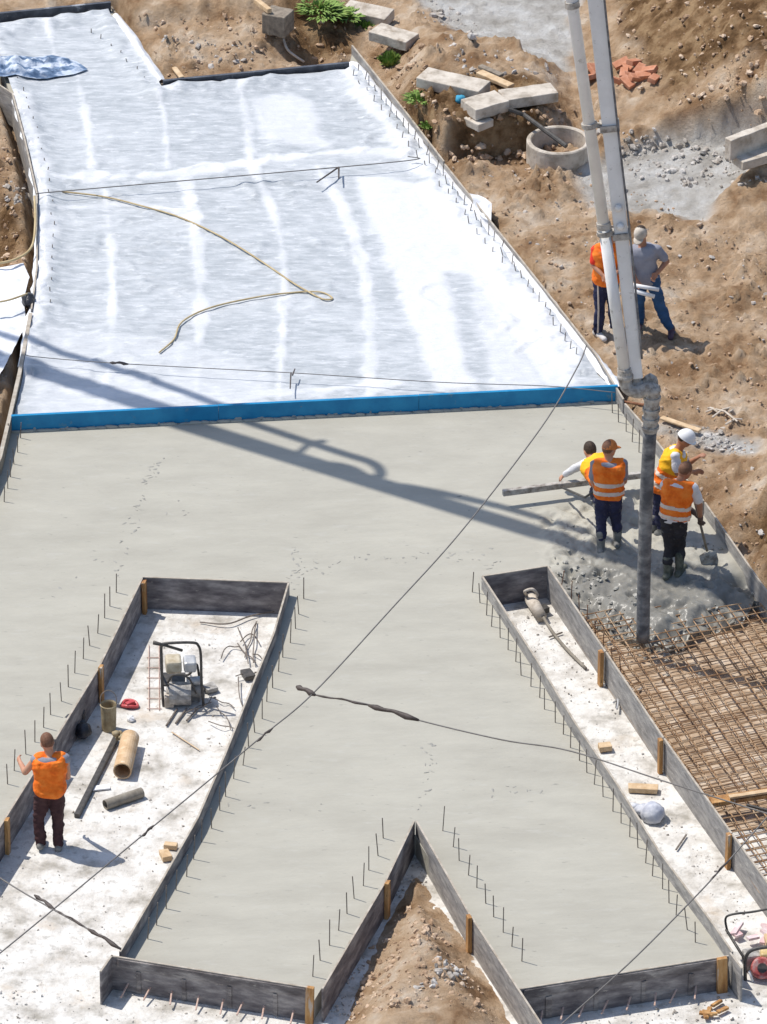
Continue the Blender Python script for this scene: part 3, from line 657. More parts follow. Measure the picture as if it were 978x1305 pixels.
# ------------------------------------------------------------------ soil wedge mound
wp = W([(530, 1105), (556, 1140), (585, 1175), (615, 1225), (650, 1290), (690, 1360), (430, 1400), (420, 1350), (440, 1290), (470, 1215), (500, 1155)], .05)
def mound_z(x, y):
    d = -sdist(x, y, wp); return .0 + .42 * sstep(0, .75, d + .12 * fbm(x, y, 2, 3, 12)) + (.20 * fbm(x, y, 2.2, 5, 15, .62) + .10 * np.abs(fbm(x, y, 7, 3, 16))) * sstep(0, .2, d)
mo = field('soil_heap', wp, mound_z, [(-7, 7, -20, 0, .04)], M['soil']); tag(mo, kind='structure')

# ------------------------------------------------------------------ stones, clods
def rock(mb, c, r):
    rot = Matrix.Rotation(random.random() * 6, 3, Vector((random.random() - .5, random.random() - .5, random.random())).normalized())
    mb.ell(c, (r * random.uniform(.7, 1.3), r * random.uniform(.7, 1.2), r * random.uniform(.4, .8)), rot, 6, 4, jit=.34)
def scatter(name, label, cat, areas, m):
    mb = MB()
    for poly, n, r0, r1, surf in areas:
        us = [p[0] for p in poly]; vs_ = [p[1] for p in poly]; k = 0; tries = 0
        pu = [tuple(map(float, p)) for p in poly]
        while k < n and tries < n * 6:
            tries += 1; u = random.uniform(min(us), max(us)); v = random.uniform(min(vs_), max(vs_))
            if sdist(np.array([u]), np.array([v]), pu)[0] > 0: continue
            p = PG(u, v) if surf is None else P(u, v, surf)
            if surf is not None and surf > 5: p = P(u, v, .25); p.z = float(mound_z(np.array([p.x]), np.array([p.y]))[0])
            r = r0 + (r1 - r0) * random.random() ** 3; rock(mb, p, r); k += 1
    o = mb.build(name, m); tag(o, label, cat, kind='stuff'); return o
DIRT_R = [(560, 200), (740, 215), (900, 280), (978, 290), (978, 740), (905, 640), (830, 540), (700, 370)]
scatter('soil_clods', 'loose brown clods of soil strewn over the earth', 'soil clods', [
    (DIRT_R, 1100, .008, .034, None), ([(170, 20), (440, 20), (440, 74), (215, 96)], 220, .010, .05, None),
    ([(450, 20), (560, 60), (560, 190), (500, 110)], 160, .012, .06, None), ([(780, 0), (978, 0), (978, 170), (800, 110)], 260, .012, .06, None),
    ([(540, 140), (740, 140), (740, 210), (580, 210)], 200, .015, .08, None), ([(0, 130), (28, 150), (40, 350), (0, 330)], 140, .012, .05, None),
    ([(470, 1190), (520, 1135), (570, 1180), (640, 1300), (440, 1300)], 420, .012, .055, 9)], M['clod'])
scatter('stone_rubble', 'pale grey stones and broken mortar heaped on the earth', 'rubble', [
    ([(790, 185), (930, 180), (978, 215), (978, 235), (880, 240), (790, 222)], 230, .010, .06, None), ([(760, 165), (860, 175), (830, 190), (760, 185)], 50, .02, .08, None),
    ([(520, 0), (560, 0), (720, 100), (600, 100)], 160, .015, .07, None), ([(845, 545), (910, 545), (960, 580), (900, 572)], 130, .012, .05, None),
    (DIRT_R, 160, .01, .05, None), ([(200, 40), (330, 60), (330, 85), (220, 90)], 60, .01, .06, None), ([(5, 230), (35, 230), (38, 262), (10, 265)], 30, .03, .09, None),
    ([(0, 400), (35, 395), (10, 480), (0, 500)], 50, .01, .03, None), ([(560, 1235), (600, 1235), (590, 1260), (530, 1280)], 60, .01, .06, 9)], M['stone'])
scatter('mortar_crumbs', 'small mortar crumbs scattered on the pale concrete floor', 'crumbs', [
    ([(190, 775), (350, 770), (300, 930), (240, 1050), (150, 1200), (0, 1290), (0, 1120), (100, 970)], 260, .005, .018, .012),
    ([(630, 770), (700, 765), (960, 1170), (930, 1180), (780, 960)], 240, .005, .022, .012), ([(0, 1250), (400, 1290), (400, 1305), (0, 1305)], 90, .006, .022, .012),
    ([(690, 1300), (978, 1262), (978, 1305), (700, 1305)], 90, .006, .03, .012), ([(485, 1140), (520, 1070), (550, 1120), (530, 1150)], 70, .01, .03, .012),
    ([(420, 1290), (450, 1210), (470, 1210), (450, 1300)], 70, .01, .03, .012)], M['stone'])
lm = MB()
for _ in range(70):
    a, b = random.choice(list(zip(FRONT, FRONT[1:]))); t = random.random(); u = a[0] + (b[0] - a[0]) * t + random.gauss(0, 10); v = a[1] + (b[1] - a[1]) * t + random.gauss(-6, 14)
    if u < 728: continue
    p = P(u, v, ZS - .03); p.z = float(slab_z(np.array([p.x]), np.array([p.y]))[0]) + .01 if v < 790 else .12; rock(lm, p, .012 + .04 * random.random() ** 2)
for u0, v0, n_ in ((735, 738, 70), (760, 756, 60), (905, 700, 40), (720, 725, 40), (860, 830, 60), (835, 822, 50)):
    for _ in range(n_ // 3):
        p = P(u0 + random.gauss(0, 14), v0 + random.gauss(0, 9), ZS); p.z = (float(slab_z(np.array([p.x]), np.array([p.y]))[0]) + .01) if v0 < 790 else .14; rock(lm, p, .01 + .03 * random.random() ** 2)
for line_, n_, sg in (([(205, 585), (185, 620), (165, 690), (150, 735)], 90, 4), ([(372, 700), (388, 722), (450, 712), (560, 708), (640, 715)], 110, 5), ([(548, 945), (541, 1000), (530, 1040)], 50, 5), ([(385, 728), (372, 745)], 25, 4), ([(60, 760), (130, 700), (240, 640)], 30, 9), ([(620, 1010), (700, 1000)], 20, 6), ([(260, 1020), (420, 1030)], 20, 8), ([(590, 640), (700, 660), (740, 690)], 70, 8)):
    for _ in range(int(n_ * .45)):
        a, b = random.choice(list(zip(line_, line_[1:]))); t = random.random(); p = P(a[0] + (b[0] - a[0]) * t + random.gauss(0, sg), a[1] + (b[1] - a[1]) * t + random.gauss(0, sg), ZS)
        p.z = ZS + .001; lm.ell(p, (random.uniform(.008, .05), random.uniform(.006, .02), random.uniform(.002, .006)), rotz(random.random() * 6), 6, 4, jit=.25)
o = lm.build('wet_lumps', mat('dark_wet_lumps', [(.27, .26, .23), (.36, .345, .30)], 4, .35, .4, 30, world=True), smooth=False); tag(o, 'lumps and specks of wet concrete along the pour edge and seams', 'concrete lumps', kind='stuff')

# ------------------------------------------------------------------ blocks, ring, bricks beyond the slab
def block(u0, v0, u1, v1, w_, t_, lift, label, m='oldconc', name='concrete_block', tilt=0.0, grp='old concrete blocks on the soil', cat='concrete block'):
    a = PG(u0, v0); b = PG(u1, v1); z = max([gz(a.x + (b.x - a.x) * k / 6, a.y + (b.y - a.y) * k / 6) for k in range(7)]) * .8 + min(a.z, b.z) * .2 + lift + .03
    a = P(u0, v0, z); b = P(u1, v1, z); c = (a + b) / 2; rot = along(b - a) @ Matrix.Rotation(tilt, 3, 'X')
    mb = MB(); n = 7; L = (b - a).length                      # chipped long box: several rings
    prof = [(-1, -1), (1, -1), (1, 1), (-1, 1)]; vs = []
    for i in range(n):
        for (py, pz) in prof:
            vs.append(c + rot @ Vector(((i / (n - 1) - .5) * L, py * w_ / 2 * (1 + random.uniform(-.06, .02)), pz * t_ / 2 * (1 + random.uniform(-.08, .02)))))
    fs = [(i * 4 + j, i * 4 + (j + 1) % 4, i * 4 + 4 + (j + 1) % 4, i * 4 + 4 + j) for i in range(n - 1) for j in range(4)] + [(0, 1, 2, 3), ((n - 1) * 4, (n - 1) * 4 + 1, (n - 1) * 4 + 2, (n - 1) * 4 + 3)]
    o = mb.add(vs, fs).build(name, M[m], bevel=.012); tag(o, label, cat, grp); return o
block(441, 12, 497, 24, .34, .18, .02, 'farthest concrete block above the grass tufts', tilt=.1)
block(478, 40, 526, 54, .36, .16, .02, 'concrete block half sunk beside grass and below the farthest block')
block(538, 98, 618, 116, .40, .17, .05, 'longest flat concrete block lying above the dark soil bank')
block(597, 140, 640, 128, .42, .18, .04, 'short concrete block beside the blue rag')
block(640, 127, 707, 117, .36, .16, .06, 'long concrete block resting above the concrete ring')
block(611, 92, 652, 110, .14, .06, .06, 'weathered timber leaning between the concrete blocks', 'wood', 'timber_offcut', cat='timber', grp=None)
block(612, 84, 640, 96, .10, .05, .06, 'short brown timber piece above the leaning timber', 'oldwood', 'timber_offcut', cat='timber', grp=None)
block(928, 190, 1000, 164, .14, .34, .08, 'long pale kerb stone at the right edge of the soil heap', cat='kerb stone', grp=None, name='kerb_stone')
block(940, 207, 1000, 190, .30, .14, .0, 'flat pale slab lying below the kerb stone', cat='concrete block')
block(600, 150, 620, 160, .3, .12, -.02, 'small broken concrete piece at the bank edge below blue rag')
block(340, 24, 369, 30, .34, .34, .06, 'dark brown square timber stump at top of the soil bank', 'oldwood', 'timber_stump', cat='stump', grp=None)
block(326, 0, 344, 14, .08, .08, .12, 'pale timber end leaning above the dark stump', 'wood', 'timber_offcut', cat='timber', grp=None)
block(222, 86, 232, 99, .08, .04, .02, 'thin yellow batten on soil beside the far dark board', 'wood', 'timber_batten', cat='batten', grp=None)
block(843, 532, 893, 549, .09, .035, .03, 'long pale batten lying on soil right of the hose coupling', 'wood', 'timber_batten', cat='batten', grp=None)
for i, (u0, v0, u1, v1) in enumerate([(905, 522, 940, 541), (908, 536, 932, 524), (925, 545, 946, 538), (900, 528, 915, 530)]):
    a = PG(u0, v0); b = PG(u1, v1); a.z += .05; b.z += .06
    o = MB().tube([a, a.lerp(b, .5) + Vector((.02, .03, .03)), b], .014, 6).build('dry_twig', M['twig']); tag(o, 'pale dry twig in the small pile right of the helmeted worker', 'twig', 'dry twigs')
# ring
c = PG(712, 200); rg = MB().lathe([(.46, -.25), (.46, .29), (.445, .305), (.405, .305), (.39, .29), (.39, -.25)], (c.x, c.y, c.z - .02), 40, close=True).build('concrete_ring', M['oldconc'], smooth=False)
tag(rg, 'round open concrete manhole ring standing in the soil', 'manhole ring')
o = MB().tube([PG(648, 152) + Vector((0, 0, .1)), PG(668, 166) + Vector((0, 0, .25)), P(722, 186, .72)], .035, 8).build('black_pipe', M['frame']); tag(o, 'thin black pipe leaning over the rim of the manhole ring', 'pipe')
# bricks
pb_ = None; spots_ = [(750, 88), (757, 96), (752, 104), (792, 86), (800, 90), (808, 86), (815, 92), (796, 98), (804, 102), (812, 106), (820, 100), (828, 96), (790, 108), (800, 112), (834, 104)]
for i, (u, v) in enumerate(spots_):
    p = PG(u, v)
    if pb_ is None: pb_ = MB().box((0, 0, 0), (.24, .12, .075), jit=.06).build('brick', M['brick'], bevel=.006); o = pb_
    else: o = pb_.copy(); col.objects.link(o)
    o.location = p + Vector((0, 0, .05 + .04 * (i % 2))); o.rotation_euler = (random.uniform(-.4, .4), random.uniform(-.4, .4), random.random() * 6)
    tag(o, 'broken red brick in the loose pile behind the boom', 'brick', 'broken red bricks')
# rag, hose, plants
c = PG(587, 131); o = MB().ell(c + Vector((0, 0, .06)), (.08, .07, .06), nu=10, nv=7, jit=.2).build('cloth_rag', M['bluerag'], smooth=True); tag(o, 'small bright blue rag among the concrete blocks', 'rag')
o = MB().tube(spline([PG(361, 50) + Vector((0, 0, .04)), PG(366, 66) + Vector((0, 0, .05)), PG(375, 76) + Vector((0, 0, .05)), PG(388, 82) + Vector((0, 0, .04))]), .02, 8).build('pale_hose', M['twig'], smooth=True); tag(o, 'short pale curved pipe on soil behind the far dark board', 'pipe')
def plant(u, v, n, r, h, label, name='weed_plant'):
    c = PG(u, v); mb = MB()
    for i in range(n):
        a = random.random() * 6.28; q = r * random.random() ** .6; hh = h * random.uniform(.4, 1) * (1.1 - .6 * q / r)
        b = c + Vector((math.cos(a) * q * .5, math.sin(a) * q * .5, -.03)); t = c + Vector((math.cos(a) * q * 1.3, math.sin(a) * q * 1.3, hh))
        s = Vector((-math.sin(a), math.cos(a), 0)) * random.uniform(.012, .03); m_ = b.lerp(t, .6) + Vector((0, 0, .03))
        mb.add([b, m_ - s, t, m_ + s], [(0, 1, 2, 3)])
    o = mb.build(name, M['grass']); tag(o, label, 'plant'); return o
plant(497, 82, 260, .16, .26, 'bright green weed on the soil bank beside sheeting corner')
plant(412, 18, 200, .35, .10, 'low green grass tuft above the dark soil hollow', 'grass_tuft')
plant(440, 20, 160, .25, .10, 'low green grass tuft beside the farthest concrete block', 'grass_tuft')
plant(465, 34, 150, .16, .16, 'small green tuft between the two far concrete blocks', 'grass_tuft')
plant(590, 112, 60, .16, .10, 'sparse green weed in front of the longest block', 'weed_plant')
plant(535, 135, 90, .22, .10, 'sparse yellow green weed above the board on soil bank', 'weed_plant')
plant(545, 145, 60, .12, .10, 'tiny weed right below the sparse weed on the bank', 'weed_plant')
plant(405, 5, 120, .3, .1, 'grass tuft at the top edge above the brown stump', 'grass_tuft')

# left margin things
pl = W([(-30, 352), (0, 350), (30, 345), (38, 362), (30, 392), (34, 420), (10, 470), (-30, 540)], .3)
o = field('white_film', pl, lambda x, y: .40 + .16 * np.abs(fbm(x, y, 2.4, 4, 95)), [(-7, 0, -2, 10, .05)], M['overlap']); tag(o, 'white film lying on the soil left of the slab', 'plastic film')
c = P(36, 386, .45); o = MB().ell((c.x, c.y, .5), (.09, .13, .09), nu=12, nv=8, jit=.16).build('black_bag', M['blackbag'], smooth=True); tag(o, 'small black bag jammed against the left board', 'bag')
o = MB().tube(spline([P(-10, 337, .5), P(20, 330, .52), P(40, 315, .55), P(45, 285, .58), P(44, 250, .6)]), .018, 7).build('yellow_hose', M['hose'], smooth=True); tag(o, 'yellow hose curving up along the left board', 'hose')
o = MB().tube(spline([P(-10, 386, .62), P(12, 382, .63), P(35, 374, .60)]), .014, 7).build('thin_rope', M['hose'], smooth=True); tag(o, 'thin tan rope over the white film at left', 'rope')

# tan hose lying on the sheeting
pts = [(70, 243), (130, 250), (180, 262), (230, 277), (285, 303), (335, 334), (370, 358), (392, 371), (412, 381), (424, 380), (408, 372), (370, 373), (325, 379), (268, 392), (232, 410), (222, 432), (203, 449)]
o = MB().tube(spline([P(u, v, ZN + .055) for u, v in pts], 6), .0125, 7).build('tan_hose', M['hose'], smooth=True); tag(o, 'long thin tan hose looping across the white sheeting', 'hose')

# ------------------------------------------------------------------ overhead cables
def cable(px, z, r, label, iron=(), drops=()):
    pts = spline([P(u, v, z) for u, v in px], 8)
    e = empty('overhead_cable', pts[0], label, 'cable')
    MB().tube(pts, r, 6).build('wire', M['cable'], e, smooth=True)
    for (u0, v0, u1, v1, rr) in iron:
        a, b = P(u0, v0, z), P(u1, v1, z); m_ = a.lerp(b, .5) + Vector((0, 0, .02))
        MB().tube([a, a.lerp(b, .15), a.lerp(b, .3), m_, a.lerp(b, .75), b], [rr * .3, rr * .75, rr * .5, rr * .45, rr * .8, rr * .3], 8).build('clamp', M['cableiron'], e, smooth=True)
    for (u0, v0, u1, v1) in drops:
        MB().tube([P(u0, v0, z), P(u1, v1, z)], [r * 1.8, r * 1.4], 6).build('hanger', M['cableiron'], e)
cable([(-250, 1415), (0, 1215), (185, 1062), (330, 942), (400, 883), (500, 775), (590, 675), (690, 545), (735, 470), (760, 420), (900, 150), (980, -20)][:9] + [(748, 440)], 7, .008, 'long dark overhead cable crossing picture from lower left to the boom', iron=[(328, 945, 348, 928, .022), (182, 1066, 196, 1052, .022)])
cable([(378, 876), (405, 886), (470, 898), (530, 917), (640, 943), (730, 958), (860, 1000), (1100, 1075)], 7, .008, 'overhead span cable with thick dark clamp above the middle slab leg', iron=[(378, 875, 402, 886, .045), (402, 886, 470, 899, .018), (470, 899, 534, 918, .045)])
cable([(-300, 935), (-100, 1055), (14, 1128), (62, 1156), (115, 1186), (154, 1209)], 7, .008, 'overhead span cable ending at the lower left board corner', iron=[(44, 1141, 70, 1160, .03), (70, 1160, 112, 1184, .018), (112, 1184, 154, 1210, .032)])
cable([(560, 1450), (700, 1320), (800, 1230), (875, 1155), (930, 1096), (1050, 960)], 7, .008, 'overhead cable crossing the lower right end of the strip', iron=[(905, 1123, 932, 1094, .016)])
cable([(46, 247), (62, 245), (200, 233), (430, 213), (530, 203), (520, 199)], .54, .008, 'dark cable stretched over the upper part of the sheeting', drops=[(432, 213, 432, 227), (430, 214, 404, 232)])
cable([(32, 452), (50, 455), (150, 463), (370, 475), (560, 487), (700, 492), (784, 500)], .54, .006, 'thin cable stretched over the sheeting behind the blue beam', iron=[(140, 462, 164, 464, .03)], drops=[(371, 475, 370, 495), (373, 478, 376, 470)])

# ------------------------------------------------------------------ concrete pump boom
hf = P(820, 806, .40); Yh = hf.y
ht = J(829, 545, Yh)                                              # top of rubber hose
elb = J(832, 497, Yh)
V3 = lambda a, b, c: Vector((a, b, c))
boom = empty('pump_boom', hf, 'pale concrete pump boom and pipe hanging from above with dark rubber hose', 'pump boom')
MB().tube(spline([hf + Vector((0, 0, -.12)), J(821, 740, Yh), J(824, 640, Yh), ht], 6), [.085] * 19, 16).build('rubber_hose', M['rubber'], boom, smooth=True)
# coupling sleeve with rings
cp = MB(); cp.tube([ht - Vector((0, 0, .05)), elb], [.092, .098], 16)
for k in (.02, .25, .5, .8): cp.tube([ht.lerp(elb, k) - Vector((0, 0, .02)), ht.lerp(elb, k) + Vector((0, 0, .02))], .112, 16)
cp.build('hose_coupling', M['cemented'], boom, smooth=False)
topA = J(760, 0, Yh + .5)
b0 = J(812, 480, Yh + .12); dirb = (topA - b0).normalized()
A0 = b0 + dirb * 9.4
def lerpbox(mb, p, q, w0, h0, w1, h1, side):
    t = (q - p).normalized(); s = (side - t * side.dot(t)).normalized(); u = t.cross(s); vs = []
    for c_, ww, hh in ((p, w0, h0), (q, w1, h1)):
        for sx, sy in ((-1, -1), (1, -1), (1, 1), (-1, 1)): vs.append(c_ + s * (sx * ww / 2) + u * (sy * hh / 2))
    mb.add(vs, [(0, 1, 2, 3), (4, 5, 6, 7), (0, 1, 5, 4), (1, 2, 6, 5), (2, 3, 7, 6), (3, 0, 4, 7)])
bm_ = MB(); lerpbox(bm_, b0, A0, .15, .15, .25, .23, Vector((1, 0, 0))); bm_.build('tip_arm', M['cream'], boom, bevel=.012)
# pipe left of the arm
pl0 = J(797, 478, Yh + .05); pl1 = J(729, 0, Yh + .42); dp = (pl1 - pl0).normalized(); pA = pl0 + dp * 9.2
MB().tube([pl0, pl0 + dp * 2.05], .073, 16).build('tip_pipe', M['pipe'], boom, smooth=True)
MB().tube([pl0 + dp * 2.05, pA], .073, 16).build('tip_pipe', M['pipe'], boom, smooth=True)
for L in (.02, 2.05, 5.0, 8.0): MB().tube([pl0 + dp * (L - .04), pl0 + dp * (L + .04)], .09, 16).build('pipe_clamp', M['cemented'], boom, smooth=False)
for L in (1.95, 3.4, 6.2):
    a = pl0 + dp * L; b = b0 + dirb * L
    br = MB(); br.tube([a - dp * .03, a + dp * .03], .1, 14); lerpbox(br, a, b, .05, .07, .05, .07, Vector((0, 0, 1))); lerpbox(br, b - dirb * .04, b + dirb * .04, .20 + L * .012, .21 + L * .012, .20 + L * .012, .21 + L * .012, Vector((1, 0, 0)))
    br.build('pipe_bracket', M['cemented'], boom)
for L in (2.1, 2.35, 5.6): MB().ell(b0 + dirb * L + Vector((.0, -.11, 0)), (.05, .04, .05), nu=8, nv=6).build('valve', M['cream'], boom, smooth=True)
MB().tube(spline([b0 + dirb * .3 + V3(.09, -.1, 0), b0 + dirb * 2 + V3(.11, -.12, 0), b0 + dirb * 4 + V3(.10, -.13, 0), b0 + dirb * 9 + V3(.13, -.14, 0)], 6), .014, 6).build('oil_hose', M['rubber'], boom, smooth=True)
# knot of elbows between pipe end and hose
kn = MB(); kn.tube(spline([pl0 + dp * .1, pl0 - dp * .15, (pl0 + elb) / 2 + Vector((0, -.02, -.12)), elb + Vector((-.02, 0, .02)), elb - Vector((0, 0, .12))], 6), .085, 14)
kn.tube(spline([b0 + dirb * .05, b0 - dirb * .2, elb + Vector((-.02, .12, .1)), elb + Vector((.02, .05, -.05))], 5), .07, 10)
for q in ((b0 - dirb * .1, .10), (pl0 - dp * .02, .105), (elb + Vector((0, 0, .0)), .105)): kn.ell(q[0], (q[1], q[1], q[1] * .8), nu=12, nv=8, jit=.08)
kn.build('swivel_elbow', M['cemented'], boom, smooth=True)
# upper arm, out of the picture above; its shadow crosses the slab
def unshadow(u, v, z, zg=ZS):                                    # point at height z whose shadow lands on pixel (u, v)
    g = P(u, v, zg); return Vector((g.x, g.y, zg)) - SHADOW * (z - zg) + Vector((0, 0, z - zg))
line = lambda u: 468 + .308 * u
# the end of the upper arm meets the tip arm near A0
zA = A0.z; S = A0 + SHADOW * (zA - ZS)
zU = zA + .3
uA = 1290; pA_ = unshadow(uA, line(uA), zU); pB_ = unshadow(-700, line(-700), zU + 2.5)
up = MB(); lerpbox(up, pA_, pB_, .28, .26, .44, .40, Vector((0, 0, 1))); up.build('upper_arm', M['cream'], boom, bevel=.01)
jn = MB(); jn.tube([A0 - dirb * .3, A0, (A0 + pA_) / 2 + Vector((0, 0, .5)), pA_], [.2, .24, .24, .2], 12); jn.build('arm_joint', M['cream'], boom, smooth=True)
def us(u, off, z=None): return unshadow(u, line(u) - off, (z or zU) + 0.3)
pp = spline([us(-700, 46), us(-300, 44), us(0, 33), us(170, 34), us(300, 28), us(430, 25), us(468, 25), us(482, 21), us(485, 12), us(474, 3)], 6)
MB().tube(pp, .075, 12).build('upper_pipe', M['pipe'], boom, smooth=True)
MB().tube(spline([us(412, 2), us(430, 8), us(455, 8), us(480, -4), us(520, 8), us(640, 19), us(760, 20), us(900, 18), us(1290, 10), pA], 6), .075, 12).build('upper_pipe', M['pipe'], boom, smooth=True)
MB().tube(spline([us(415, 34), us(395, 24), us(378, 4)], 6), .05, 8).build('hydraulic_hose', M['rubber'], boom, smooth=True)
foot = Vector((pB_.x - 3, pB_.y + 2, 0.0))
low_ = MB(); lerpbox(low_, pB_, foot, .5, .5, .8, .8, Vector((0, 1, 0))); low_.build('mast_arm', M['cream'], boom, bevel=.01)

# ------------------------------------------------------------------ things in the left trench
def px2(u, v, z=0.01): return P(u, v, z)
# engine unit in tubular frame
c = px2(233, 900); e = empty('engine_unit', c, 'portable engine in a dark tubular frame standing in the left trench', 'engine')
Y0 = c.y; s = 97.
def q(u, v, dy=0): return J(u, v, Y0 + dy)
def loop(mb, pts, r=.018): mb.tube(spline(pts, 5), r, 8)
f = MB(); loop(f, [q(209, 905), q(207, 880), q(206, 840), q(206, 824), q(212, 820), q(245, 819), q(253, 823), q(256, 835), q(257, 870), q(260, 905)]); f.build('frame', M['frame'], e, smooth=True)
f = MB(); loop(f, [q(209, 905, .38), q(208, 880, .38), q(207, 866, .38), q(212, 860, .38), q(240, 860, .38), q(250, 846, .38), q(254, 862, .38), q(258, 880, .38), q(260, 902, .38)], .016)
f.tube([q(209, 906), q(209, 906, .38)], .016, 8); f.tube([q(260, 906), q(260, 906, .38)], .016, 8); f.tube([q(207, 861), q(207, 861, .38)], .014, 8); f.build('lower_frame', M['frame'], e, smooth=True)
MB().tube([q(196, 819, -.05), q(212, 823, 0), q(232, 829, .1)], [.028, .018, .02], 8).build('pull_handle', M['frame'], e, smooth=True)
MB().box(q(221, 846, .2), (.20, .24, .17), rotz(.1)).build('fuel_tank', M['dullt'], e, bevel=.03)
MB().box(q(242, 846, .2), (.16, .22, .15), rotz(.1)).build('air_filter', M['alu'], e, bevel=.03)
MB().tube([q(216, 884, .05), q(244, 884, .05)], .15, 16).build('motor_drum', M['engine'], e, smooth=False)
MB().tube([q(244, 880, .12), q(257, 880, .12)], .09, 14).build('recoil_cover', M['engine'], e); MB().box(q(216, 893, .0), (.12, .1, .16)).build('control_box', M['oldconc'], e, bevel=.01); MB().tube(spline([q(214, 870, .05), q(222, 860, 0), q(240, 864, -.02), q(250, 884, .0)], 5), .014, 6).build('fuel_line', M['frame'], e, smooth=True)
MB().box(q(234, 890, .25), (.44, .3, .30)).build('motor_block', M['engine'], e, bevel=.02)
MB().tube([q(238, 868, .1), q(256, 867, .1)], .055, 12).build('muffler', M['alu'], e, smooth=True)
MB().box(q(222, 866, .2), (.28, .3, .03)).build('shelf', M['frame'], e, bevel=.005)
mb = MB()
for du in (0, 12, 26): mb.tube([px2(226 + du, 903, .03), px2(212 + du, 925 - du * .25, .03)], .013, 6)
o = mb.build('base_bars', M['steel'], e)
# crate-like wire basket left of engine, low
mb = MB()
for i in range(6): mb.tube([px2(187, 838 + i * 13, .02), px2(206, 838 + i * 13, .02)], .006, 5)
for u in (190, 203): mb.tube([px2(u, 822, .02), px2(u, 905, .02)], .006, 5)
o = mb.build('wire_mesh_panel', M['pinksteel']); tag(o, 'small wire mesh panel on the floor left of the engine', 'wire mesh')
def wires(name, u, v, ru, rv, n, r, m, label, z=.03):
    mb = MB()
    for i in range(n):
        a = random.random() * 6.28; k = random.uniform(.3, 1); pts = []
        x, y = u + random.uniform(-1, 1) * ru * .7, v + random.uniform(-1, 1) * rv * .7; d_ = random.random() * 6.28
        for j in range(5): pts.append(P(x, y, z + random.random() * .06)); d_ += random.uniform(-.6, .6); x += math.cos(d_) * ru * .3; y += math.sin(d_) * rv * .3
        mb.tube(spline(pts, 3), r, 5)
    o = mb.build(name, m); tag(o, label, 'wire'); return o
wires('wire_tangle', 318, 850, 22, 45, 10, .008, M['steel'], 'tangle of thin wires beside the curved board in the left trench')
wires('wire_tangle', 262, 900, 30, 30, 7, .007, M['steel'], 'loose wires around the foot of the engine')
wires('wire_tangle', 792, 872, 14, 22, 8, .014, M['alu'], 'coil of pale cable on the strip beside the middle stake')
o = MB().tube(spline([P(255, 793, .03), P(290, 795, .06), P(320, 785, .05), P(355, 778, .04)]), .01, 6).build('bent_wire', M['steel']); tag(o, 'single bent wire at the far end of the left trench', 'wire')
c = P(316, 862, .03); o = MB().box(c + Vector((0, 0, .03)), (.14, .2, .06), rotz(.4), .1).build('dark_bracket', M['frame'], bevel=.01); tag(o, 'dark clamp lying among wires beside the curved board', 'clamp')
c = P(268, 880, .02); o = MB().box(c + Vector((0, 0, .04)), (.16, .16, .06), rotz(.5), .1).build('grey_box', M['engine'], bevel=.01); tag(o, 'small grey box lying right of the engine frame', 'box')
# bucket
c = px2(139, 930, 0); e = empty('mortar_bucket', c, 'tall dirty tan bucket standing beside the red clamps', 'bucket')
MB().lathe([(.0, .0), (.085, .0), (.09, .02), (.10, .36), (.108, .37), (.10, .38), (.092, .36), (.08, .2), (.0, .2)], c, 20).build('bucket_body', M['bucket'], e, smooth=False)
MB().tube(spline([c + Vector((-.10, 0, .36)), c + Vector((-.09, .04, .48)), c + Vector((0, .06, .54)), c + Vector((.09, .04, .48)), c + Vector((.10, 0, .36))]), .006, 6).build('handle', M['steel'], e)
# red clamps
c = px2(165, 902, 0); mb = MB(); mb.tube(spline([c + Vector((-.1, 0, .03)), c + Vector((-.05, .09, .05)), c + Vector((.06, .07, .05)), c + Vector((.1, -.02, .03)), c + Vector((0, -.05, .05)), c + Vector((-.1, 0, .03))]), .022, 8); mb.box(c + Vector((.01, .0, .06)), (.12, .06, .06), rotz(.6))
o = mb.build('strap_coil', M['redplastic'], bevel=.004); tag(o, 'small coil of red strap on the floor beside the bucket', 'strap')
c = px2(167, 919, 0); o = MB().ell(c + Vector((0, 0, .03)), (.05, .05, .04), nu=9, nv=6, jit=.2).build('paper_wad', M['white']); tag(o, 'small white crumpled paper between bucket and large tube', 'paper')
# tubes
def hollow(a, b, r, name, m, label, cat='tube'):
    t = (b - a).normalized(); rot = along(t); L = (b - a).length
    rr = Matrix((rot.col[2], rot.col[1], rot.col[0])).transposed()
    o = MB().lathe([(r, 0), (r, L), (r * .86, L), (r * .86, 0)], a, 24, rr, close=True).build(name, m, smooth=False); tag(o, label, cat); return o
hollow(P(156, 983, .13), P(166, 940, .13), .115, 'cardboard_tube', M['card'], 'large tan cardboard tube lying beside the bucket')
hollow(P(134, 1026, .07), P(181, 1010, .07), .065, 'grey_tube', M['greytube'], 'shorter grey brown tube lying below the large tan tube')
mb = MB(); c = P(152, 942, .1)
for k in range(5): mb.ell(c + Vector((random.uniform(-.05, .05), random.uniform(-.05, .05), .02 * k)), (.05, .05, .04), nu=8, nv=6, jit=.2)
o = mb.build('glove_pair', M['bucket'], smooth=True); tag(o, 'crumpled brown glove lying at the end of the tan tube', 'glove')
